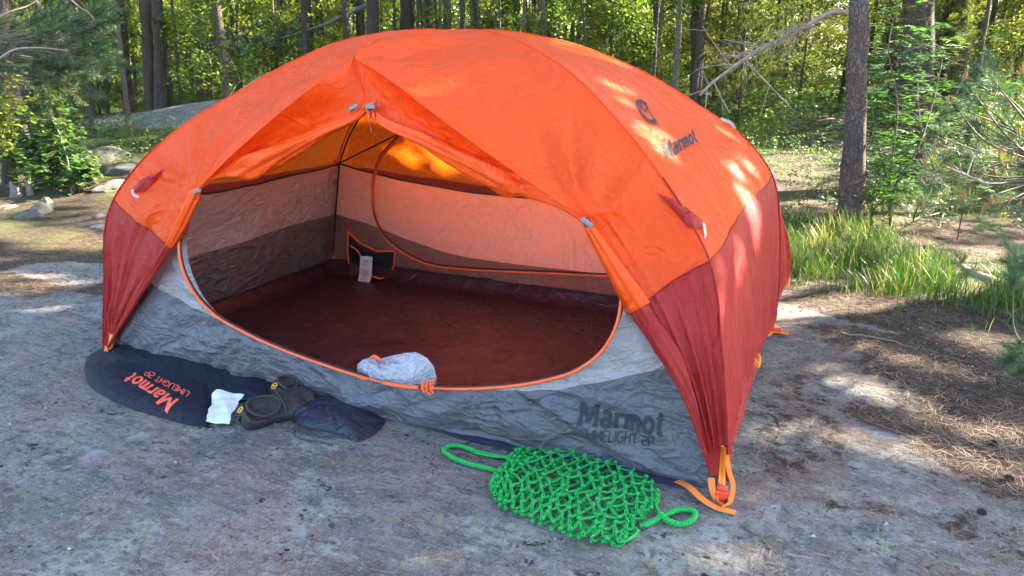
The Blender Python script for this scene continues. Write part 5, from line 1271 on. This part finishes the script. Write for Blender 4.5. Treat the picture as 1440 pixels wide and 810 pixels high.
for tries in range(4000):
    if cnt >= 190: break
    d = rs.uniform(7.5, 30)**1.0; half = d*.78; rt = rs.uniform(-half, half)
    if abs(rt-pathc(d)) < (1.15 if d < 16 else .3): continue
    x = CAM[0]+d*FW[0]/math.cos(PITCH)+rt*_r[0]; y = CAM[1]+d*FW[1]/math.cos(PITCH)+rt*_r[1]
    if d < 9.5 and rt < .05*d and rt > -.25*d: continue
    if (x+6)**2/9+(y-6.0)**2/2.5 < 1.2: continue
    if any((x-a)**2+(y-c_)**2 < (.55+.012*d)**2 for a, c_ in taken): continue
    fx_ = rt/half
    if blocks(x, y, 6.2, 1.3): continue
    if d < 11: kind = rs.choice(['s', 'g'], p=[.6, .4]) if fx_ > .1 else rs.choice(['g', 'y', 's'], p=[.45, .4, .15])
    elif fx_ > .25: kind = rs.choice(['s', 'y', 'g'], p=[.55, .3, .15])
    else: kind = rs.choice(['y', 'g', 's'], p=[.6, .28, .12])
    pr_ = PR[kind][rs.randint(len(PR[kind]))]; nm, lab, grp = kinds[kind]
    put(pr_, x, y, rs.uniform(0, 6.28), rs.uniform(.75, 1.15), lab, grp); taken.append((x, y)); cnt += 1
# the wood goes on to both sides of the picture
cnt2 = 0
for tries in range(2000):
    if cnt2 >= 46: break
    d = rs.uniform(6.5, 22); sg_ = rs.choice([-1, 1]); rt = sg_*rs.uniform(d*.84, d*1.7+3)
    x = CAM[0]+d*FW[0]/math.cos(PITCH)+rt*_r[0]; y = CAM[1]+d*FW[1]/math.cos(PITCH)+rt*_r[1]
    if blocks(x, y, 6.5, 1.6) or any((x-a)**2+(y-c_)**2 < 1.6 for a, c_ in taken) or math.hypot(x, y) < 5.5: continue
    kind = rs.choice(['y', 'g', 's']); pr_ = PR[kind][rs.randint(len(PR[kind]))]; nm, lab, grp = kinds[kind]; put(pr_, x, y, rs.uniform(0, 6.28), rs.uniform(.8, 1.2), lab, grp); taken.append((x, y)); cnt2 += 1
# bare slim trunks of the wood (no leaves of their own low down)
slim = [pine_proto(300+i, 9, r_, M[mb_], .6, 5, crown=False, n=0, lean=(l_, -l_)) for i, (r_, mb_, l_) in enumerate(((.05, 'bark_dark', .02), (.035, 'bark_grey', -.03), (.05, 'bark_pine', .01), (.03, 'bark_pale', .05)))]
c2 = 0
for tries in range(1000):
    if c2 >= 120: break
    d = rs.uniform(11.5, 28); half = d*.75; rt = rs.uniform(-half, half)
    if abs(rt-pathc(d)) < .8: continue
    if d < 12 and abs(rt) < .12*d: continue
    x = CAM[0]+d*FW[0]/math.cos(PITCH)+rt*_r[0]; y = CAM[1]+d*FW[1]/math.cos(PITCH)+rt*_r[1]
    o = put(slim[rs.randint(4)], x, y, rs.uniform(0, 6.28), rs.uniform(.8, 1.3), 'slim bare trunk standing deep in the wood', 'slim bare trunks in the wood'); c2 += 1
thinp = [pine_proto(330+i, 7, r_, M[mb_], .6, 3, crown=False, n=0, lean=(l_, l_*.6)) for i, (r_, mb_, l_) in enumerate(((.026, 'bark_pale', .05), (.020, 'bark_grey', -.06), (.034, 'bark_pale', -.02)))]
c3 = 0
for tries in range(1000):
    if c3 >= 75: break
    d = rs.uniform(8.5, 17); half = d*.74; rt = rs.uniform(-half, half)
    if abs(rt-pathc(d)) < 1.0 or (rt > .05*d and rs.rand() < .55): continue
    x = CAM[0]+d*FW[0]/math.cos(PITCH)+rt*_r[0]; y = CAM[1]+d*FW[1]/math.cos(PITCH)+rt*_r[1]
    if (x+6)**2/9+(y-6.0)**2/2.5 < 1.0: continue
    put(thinp[rs.randint(3)], x, y, rs.uniform(0, 6.28), rs.uniform(.8, 1.3), 'thin pale young stem at the near edge of the wood', 'thin pale stems in the wood'); c3 += 1
for s_ in thinp: s_.name = 'thin_sapling'
for s_ in slim: s_.name = 'slim_tree'
# far wood: one leafy mass that nobody could count
rs = np.random.RandomState(9); n = 11500; an = rs.uniform(-1.35, 1.35, n); d = rs.uniform(30, 46, n); xx = CAM[0]+d*np.sin(YAW+an); yy = CAM[1]+d*np.cos(YAW+an)
C0 = np.stack([xx, yy, terr(xx, yy)+rs.rand(n)**1.2*8], -1); C = clumps(C0, rs.uniform(.4, 1.0, n), 15, rs, .8); V, Fc = leaves(C, .24, rs, .7, .5)
b = MB(); b.add(V, Fc, np.repeat(np.repeat(rs.rand(n), 15)*.6+rs.rand(n*15)*.4, 4))
tr = 120; 
o = b.build('far_wood', M['leaf_y']); tag(o, kind='stuff')
# low shrubs (bilberry) as ground cover
def shrubs(n, f, bx, h, size, seed, name='ground_cover', m_='berry'):
    rs = np.random.RandomState(seed); x = rs.uniform(bx[0], bx[1], n); y = rs.uniform(bx[2], bx[3], n); k_ = rs.rand(n) < f(x, y); x, y = x[k_], y[k_]
    C0 = np.stack([x, y, terr(x, y)+h*(.35+.6*rs.rand(len(x)))*(.5+fbm2(x, y, .8, 3, 3))], -1); C = clumps(C0, h*.55, 16, rs, .9); C[:, 2] = np.maximum(C[:, 2], terr(C[:, 0], C[:, 1])+.01); V, Fc = leaves(C, size, rs, .6, .8)
    b = MB(); b.add(V, Fc, np.repeat(np.repeat(rs.rand(len(x)), 16)*.6+rs.rand(len(x)*16)*.4, 4)); o = b.build(name, M[m_]); tag(o, kind='stuff')
def fsh(x, y):
    d, rt = dirs(x, y); w = fbm2(x, y, .6, 55, 3); v = np.maximum(green_f(x, y)*sstep(5.6, 7.5, d), .45*sstep(1.7, 2.1, rt)*sstep(5.0, 5.8, d))*sstep(.34, .5, w)*(abs(rt) < d*.8)
    return v*(d > 0)*(1-blob(x, y, (-6.0, 6.0), 3.1, 1.5, .2, .25))
shrubs(9000, fsh, (-12, 8, 2.5, 12), .20, .030, 1); shrubs(16000, fsh, (-28, 14, 9, 27), .34, .075, 2)

# ---- leafy bush at the left, on several stems
rs = np.random.RandomState(61)
def bushy(pxs, base_px, D0, label, name, m_leaf, size, per, cat, stemr=.008, spread=.13, asp=.75):
    bs = g2(*base_px); T = thing(name, bs, label, cat); b = MB(); cc = []
    for (px, py, dd) in pxs:
        e = dp(px, py, D0+dd); mid = (bs+e)/2+rs.normal(0, .06, 3); K = curve([bs+rs.normal(0, .02, 3)*[1, 1, 0], mid, e], 14); b.tube(K, np.linspace(stemr, .002, 14), 6)
        for q in range(5, 14):
            for _ in range(3):
                v = rs.normal(0, spread*.6, 3)*[1, 1, .7]; p_ = K[q]+v; b.tube([K[q], K[q]+v*.6+[0, 0, .01], p_], .0012, 4); cc.append(p_)
    b.build('stems', M['stem'], T); cc = np.array(cc); C = clumps(cc, spread*.42, per, rs, .8)
    V, Fc = leaves(C, size, rs, asp, 1.2, .35); bb = MB(); bb.add(V, Fc, np.repeat(rs.rand(len(C)), 4)); bb.build('foliage', m_leaf, T); return T, bs
DB = dist(g2(80, 262))
bushy([(40, 170, 0), (60, 150, .2), (85, 160, 0), (100, 190, -.1), (30, 205, .1), (115, 215, 0), (70, 200, -.2), (55, 225, -.2), (95, 235, -.2), (20, 150, .2), (75, 135, .3), (105, 165, .2), (48, 190, 0)], (78, 266), DB, 'leafy light green bush above the stumps at the left', 'leafy_bush', M['leaf_bush'], .055, 7, 'bush')
bushy([(115, 225, 0), (125, 236, 0), (108, 243, -.1), (130, 250, 0), (98, 255, 0)], (102, 272), DB-.3, 'small leafy sapling with big leaves right of the light green bush', 'small_sapling', M['leaf_bush'], .06, 4, 'bush', .006, .08)
bushy([(2, 95, 0), (12, 85, 0), (8, 130, 0), (20, 140, 0), (0, 150, .1)], (-20, 270), DB-.5, 'bright yellow green sprig reaching in at the left edge', 'leafy_sapling', M['leaf_y'], .05, 5, 'bush', .007, .09)
b = MB(); K = curve([g2(102, 274), dp(100, 262, DB-.3), dp(96, 230, DB-.25), dp(86, 195, DB-.2), dp(72, 165, DB)], 20); b.tube(K, np.linspace(.009, .005, 20), 7); o = b.build('dead_sapling', M['greywood'], None, origin=K[0]); tag(o, 'bare pale stem leaning up in front of the leafy bush', 'dead sapling')
# ---- left pine boughs: a young pine with long sprays
def youngpine(tips, base, label, name, seed, L, W, per, candles=0, yellow=.0, m_='needle_y', tuft=.26, cl=.05, stem_r=.012, hub0=None):
    rs = np.random.RandomState(seed); T = thing(name, base, label, 'pine sapling'); b = MB(); cc = []; dd = []; rn = []; cb = []; hub = np.array(base) if hub0 is None else np.array(hub0)
    if hub0 is not None: b.tube(curve([base, (np.array(base)+hub)/2+[.03, 0, 0], hub, hub+[0, 0, .9]], 20), np.linspace(stem_r*2.2, stem_r, 20), 9, rough=20)
    for e in tips:
        e = np.array(e); mid = hub*.45+e*.55+rs.normal(0, .05, 3)-[0, 0, .04]; K = curve([hub, mid, e], 16); b.tube(K, np.linspace(stem_r, .003, 16), 6); d_ = K[-1]-K[-3]; d_ /= np.linalg.norm(d_)
        y = rs.rand()
        for q in np.linspace(0, 1, 14): cc.append(e-d_*tuft*q*.7); dd.append(d_+[0, 0, .15]); rn.append(np.clip(rs.rand()*.6+(.4 if y < yellow else 0), 0, .99))
        for _ in range(rs.randint(2, 4)):
            o_ = e-d_*tuft*rs.uniform(.25, .9); v = d_+rs.normal(0, .6, 3)+[0, 0, .2]; v /= np.linalg.norm(v); l_ = tuft*rs.uniform(.35, .7); b.tube([o_, o_+v*l_], [.004, .0022], 5)
            for q in np.linspace(.1, 1, 8): cc.append(o_+v*l_*q); dd.append(v); rn.append(np.clip(rs.rand()*.6+(.4 if y < yellow else 0), 0, .99))
            if rs.rand() < candles:
                tip = o_+v*l_
                for c_ in range(rs.randint(1, 3)): cv = np.array([rs.normal(0, .18), rs.normal(0, .18), 1.0]); cv /= np.linalg.norm(cv); cb.append(MB().tube(tip+cv*np.linspace(0, cl*rs.uniform(.6, 1.2), 6)[:, None], np.array([.5, 1, 1.05, .9, .65, .25])*cl*.13, 6, rnd=rs.rand(), rough=60, seed=c_))
        if rs.rand() < candles:
            for c_ in range(rs.randint(1, 4)): cv = np.array([rs.normal(0, .2), rs.normal(0, .2), 1.0]); cv /= np.linalg.norm(cv); cb.append(MB().tube(e+cv*np.linspace(0, cl*rs.uniform(.7, 1.3), 6)[:, None], np.array([.5, 1, 1.1, .95, .7, .25])*cl*.15, 6, rnd=rs.rand(), rough=60, seed=c_))
    b.build('branches', M['stem'], T); dd = np.array(dd); dd /= np.linalg.norm(dd, axis=1)[:, None]; V, Fc, r_ = needles(np.array(cc), dd, L, W, per, rs, .95, np.array(rn)); m = MB(); m.add(V, Fc, r_); m.build('needles', M[m_], T)
    for q_ in cb[:90]: q_.build('candle', M['candle'], T)
    return T
rs = np.random.RandomState(4)
DL = 5.6
tips = [dp(rs.uniform(-5, 165), rs.uniform(10, 135), DL+rs.uniform(-.5, .9)) for _ in range(40)]+[dp(rs.uniform(55, 175), rs.uniform(15, 95), DL+rs.uniform(-.5, .5)) for _ in range(30)]
youngpine(tips, g2(-70, 215), 'young blue green pine spreading its boughs above the leafy bush at the left', 'young_pine', 71, .055, .0035, 15, 0, 0, 'needle', .30, stem_r=.006, hub0=dp(-70, 60, DL+.3))
b = MB(); K = curve([dp(-5, 85, 4.6), dp(20, 70, 4.6), dp(50, 67, 4.7), dp(95, 71, 4.8)], 18); b.tube(K, np.linspace(.006, .003, 18), 6); o = b.build('dead_branch', M['deadwood'], None, origin=K[0]); tag(o, 'bare grey dead branch reaching in at the left edge, below the others', 'branch'); b = MB(); b.tube(curve([dp(-4, 25, 5), dp(15, 16, 5), dp(40, 8, 5.1), dp(60, -6, 5.2)], 10), .005, 6); o = b.build('dead_branch', M['deadwood'], None, origin=dp(-4, 25, 5)); tag(o, 'dead branch in the top left corner, rising to the right', 'branch'); b = MB(); b.tube(curve([dp(95, -5, 5), dp(112, 10, 5), dp(125, 18, 5.1), dp(132, 28, 5.2)], 10), .0045, 6)
o = b.build('dead_branch', M['deadwood'], None, origin=dp(95, -5, 5)); tag(o, 'thin dead branch hanging down from the top edge left of the twin pine', 'branch')
# ---- young pine with orange candles on the right
rs = np.random.RandomState(14); DR = 4.5
tips = [dp(rs.uniform(1330, 1450), rs.uniform(85, 300), DR+rs.uniform(-.5, .7)) for _ in range(24)]+[dp(rs.uniform(1290, 1400), rs.uniform(165, 290), DR+rs.uniform(-.3, .6)) for _ in range(12)]
youngpine(tips, g2(1462, 380)+[0, 0, .15], 'young pine with orange candles reaching in at the right edge', 'young_pine', 72, .070, .0021, 10, .36, .3, 'needle_y', .20, .052, .009, hub0=dp(1500, 240, DR+.2))
tips = [dp(rs.uniform(1410, 1450), rs.uniform(330, 380), 2.9+rs.uniform(-.2, .3)) for _ in range(5)]+[dp(1418, 500, 2.5), dp(1424, 525, 2.45), dp(1432, 480, 2.55), dp(1436, 510, 2.5)]
youngpine(tips, g2(1500, 520)+[0, 0, .05], 'blue green pine sprig poking in low at the right edge over the litter', 'young_pine', 73, .05, .0016, 14, 0, 0, 'needle_y', .12, .03, .005)
# small brown bare twigs between the grass and pine
# ---- rowan saplings with feathered leaves
def rowan(stems, base, D0, label, seed, nleaf, Lf=.20, up_n=0):
    rs = np.random.RandomState(seed); T = thing('rowan_sapling', base, label, 'sapling', 'rowan saplings'); b = MB(); V = []; Rn = []
    for (pts) in stems:
        K = curve([np.array(base)]+[dp(x, y, D0+d) for x, y, d in pts], 30); b.tube(K, np.linspace(.011, .0025, 30), 7)
        for i in range(nleaf):
            p = K[int(rs.uniform(8, 30))]; a = rs.uniform(0, 6.28); bl_ = rs.uniform(.02, .16)
            dv = np.array([math.cos(a), math.sin(a), rs.uniform(-.1, .5)]); dv /= np.linalg.norm(dv); q = p+dv*bl_; b.tube([p, q], .0016, 4)
            # drooping rachis with 6 pairs and a tip leaflet
            L = Lf*rs.uniform(.7, 1.2); R_ = curve([q, q+dv*L*.55+[0, 0, .015], q+dv*L+[0, 0, -.25*L]], 15); b.tube(R_, .0009, 4)
            S = np.cross(dv, [0, 0, 1.]); S /= np.linalg.norm(S); rr = rs.rand()
            for j in range(3, 15, 2):
                for sg in (-1, 1):
                    l = L*.34*(1-.35*abs(j-8)/7); d2 = S*sg*.9+dv*.45+np.array([0, 0, rs.uniform(-.35, .15)]); d2 /= np.linalg.norm(d2); n2 = np.cross(d2, dv); w = np.cross(n2, d2); w /= np.linalg.norm(w)+1e-9; w *= l*.19
                    o_ = R_[j]; V += [o_, o_+d2*l*.35+w, o_+d2*l*.7+w*.8, o_+d2*l, o_+d2*l*.7-w*.8, o_+d2*l*.35-w]; Rn += [rr*.7+rs.rand()*.3]*6
            o_ = R_[-1]; d2 = dv; l = L*.3; w = S*l*.15; V += [o_, o_+d2*l*.35+w, o_+d2*l*.7+w*.8, o_+d2*l, o_+d2*l*.7-w*.8, o_+d2*l*.35-w]; Rn += [rr]*6
    b.build('stems', M['stem'], T); m = MB(); V = np.array(V); m.add(V, np.arange(len(V)).reshape(-1, 6), np.array(Rn)); m.build('foliage', M['rowan'], T); return T
bs = g2(1252, 318); DW = dist(bs)
rowan([[(1252, 250, 0), (1262, 150, 0), (1250, 60, .1), (1262, 5, .1)], [(1250, 270, 0), (1235, 200, .1), (1228, 130, .2), (1240, 90, .2)], [(1256, 270, 0), (1290, 210, 0), (1310, 150, .1), (1330, 60, .1)], [(1250, 280, 0), (1225, 260, 0), (1215, 230, 0)]], bs, DW, 'tall rowan sapling right of the pine trunk in the grass', 81, 52)
bs2 = g2(1298, 300); rowan([[(1300, 250, 0), (1320, 180, 0), (1350, 120, 0), (1370, 60, 0)], [(1302, 240, 0), (1290, 120, 0), (1310, 20, 0), (1330, -10, 0)]], bs2, dist(bs2), 'rowan sapling between the thick dark pine and the young pine', 82, 46)
bs3 = g2(1225, 322); rowan([[(1226, 290, 0), (1232, 255, 0), (1238, 235, 0)], [(1226, 300, 0), (1245, 280, 0), (1262, 268, 0)], [(1224, 300, 0), (1212, 270, 0)]], bs3, dist(bs3), 'small low rowan at the foot of the pine trunk', 83, 24, .16)
bs4 = g2(1380, 200); rowan([[(1385, 150, 0), (1400, 80, 0), (1420, 40, 0)], [(1380, 140, 0), (1430, 60, 0), (1445, 50, 0)]], bs4, 4.6, 'rowan twig with broad leaves at the right edge below the dark trunk', 84, 16, .2)
def deadtwigs(K3, lab, seed, r=.006):
    rs = np.random.RandomState(seed); b = MB()
    for K in K3:
        C = curve(K, 22); b.tube(C, np.linspace(r, r*.3, 22), 6)
        for _ in range(9): p = C[rs.randint(4, 22)]; v = rs.normal(0, .07, 3); b.tube(curve([p, p+v*.6, p+v+[0, 0, .01]], 6), np.linspace(r*.4, .001, 6), 4)
    o = b.build('dead_branch', M['deadwood'], None, origin=K3[0][0]); tag(o, lab, 'branch')
deadtwigs([[g2(1330, 300), dp(1300, 285, 5.2), dp(1292, 262, 5.2), dp(1310, 235, 5.3)], [g2(1330, 300), dp(1308, 270, 5.0), dp(1325, 240, 5.1)]], 'pale dead twigs at the foot of the thick dark pine', 3)
deadtwigs([[dp(1455, 208, 4.6), dp(1400, 212, 4.6), dp(1350, 215, 4.6), dp(1318, 200, 4.5)], [dp(1390, 260, 4.2), dp(1355, 245, 4.2), dp(1325, 232, 4.2)]], 'bare dead branch behind the young pine at the right edge', 4, .012)

# ================================================================== LIGHT, SHADE TREES, CAMERA
def shade_crown(seed, n, box, m_leaf):
    rs = np.random.RandomState(seed); (x0, x1), (y0, y1), hz_ = box
    # shadow-plane target points, pushed up towards the sun to real height
    nc = n//26; gx_ = rs.uniform(x0, x1, nc); gy_ = rs.uniform(y0, y1, nc); h = rs.uniform(hz_[0], hz_[1], nc)
    base = np.stack([gx_, gy_, 0*gx_], -1); C0 = base+SD*(h/SD[2])[:, None]
    C = clumps(C0, rs.uniform(.25, .55, nc), 26, rs, .8)
    keep = keepmask(C)
    return C[keep]
shade = []
allC = shade_crown(500, 60000, ((-2.6, 3.4), (-2.9, 1.9), (3.6, 6.5)), None)
allC = np.concatenate([allC, shade_crown(501, 16000, ((-7, -2.2), (-4, 1.4), (4.0, 7)), None)])
allC = np.concatenate([allC, shade_crown(502, 11000, ((1.2, 6.5), (3.0, 9.0), (3.8, 6.5)), None)])
# share the leaves out among unseen trees added as shadow casters beyond the right edge
cent = [np.array([4.6, 4.6]), np.array([7.0, 3.2]), np.array([6.2, 7.0]), np.array([3.9, 7.6]), np.array([8.6, 6.0]), np.array([3.4, 6.0])]
asg = np.argmin([np.linalg.norm(allC[:, :2]-c, axis=1) for c in cent], axis=0)
rs = np.random.RandomState(33)
for i, c in enumerate(cent):
    C = allC[asg == i]
    if len(C) < 50: continue
    T = thing('broadleaf_tree', (c[0], c[1], gz(*c)), 'unseen broadleaf tree added to shade the camp from beyond the right edge', 'tree', 'added shade trees beyond the right edge')
    b = MB(); top = np.array([c[0], c[1], 7.2]); K = curve([(c[0], c[1], gz(*c)-.05), (c[0]+.05, c[1], 3), top], 20); b.tube(K, np.linspace(.10, .02, 20), 10)
    for j in rs.randint(0, len(C), 60):
        if not keepmask(np.linspace(C[j], K[14], 8), 1.3).all(): continue
        p = C[j]; s_ = K[int(np.clip(p[2]/7.2*19*.75, 2, 18))]; b.tube(curve([s_, (s_+p)/2+[0, 0, .1], p], 7), np.linspace(.02, .004, 7), 5)
    b.build('trunk', M['bark_grey'], T); V, Fc = leaves(C, .115, rs, .65, .3); b = MB(); b.add(V, Fc, np.repeat(rs.rand(len(C)), 4)); b.build('crown', M['leaf'], T)
print('shade leaves', len(allC))

w = bpy.data.worlds.new('World'); SC.world = w; w.use_nodes = True; nt = w.node_tree; nt.nodes.clear()
sky = nt.nodes.new('ShaderNodeTexSky'); sky.sky_type = 'NISHITA'; sky.sun_disc = False; sky.sun_elevation = SUN_EL; sky.sun_rotation = SUN_AZ; sky.air_density = 1.0; sky.dust_density = 1.5; sky.ozone_density = 1.0
bg = nt.nodes.new('ShaderNodeBackground'); bg.inputs[1].default_value = .095; ow = nt.nodes.new('ShaderNodeOutputWorld'); nt.links.new(sky.outputs[0], bg.inputs[0]); nt.links.new(bg.outputs[0], ow.inputs[0])
ld = bpy.data.lights.new('sun', 'SUN'); ld.energy = 5.0; ld.angle = R(.55); ld.color = (1, .87, .68); lo = bpy.data.objects.new('sun', ld); COL.objects.link(lo)
lo.rotation_euler = Vector(-SD).to_track_quat('-Z', 'Y').to_euler()
cd = bpy.data.cameras.new('camera'); cam = bpy.data.objects.new('camera', cd); COL.objects.link(cam); SC.camera = cam
cd.sensor_width = 36; cd.lens = F_PX/1440*36; cd.clip_start = .02; cd.clip_end = 500
from mathutils import Matrix
mm = Matrix(((RT[0], UP[0], -FW[0], CAM[0]), (RT[1], UP[1], -FW[1], CAM[1]), (RT[2], UP[2], -FW[2], CAM[2]), (0, 0, 0, 1))); cam.matrix_world = mm
SC.view_settings.view_transform = 'Standard'; SC.view_settings.look = 'None'; SC.view_settings.gamma = 1; SC.view_settings.use_curve_mapping = False; SC.view_settings.exposure = 3.45
SC.render.engine = 'CYCLES'; c_ = SC.cycles; c_.use_denoising = True; c_.max_bounces = 7; c_.diffuse_bounces = 3; c_.glossy_bounces = 2; c_.transmission_bounces = 4; c_.transparent_max_bounces = 10; c_.sample_clamp_indirect = 6; c_.caustics_reflective = False; c_.caustics_refractive = False; c_.use_adaptive_sampling = True; c_.adaptive_threshold = .03
for o in SC.objects:
    if 'used' in o: del o['used']
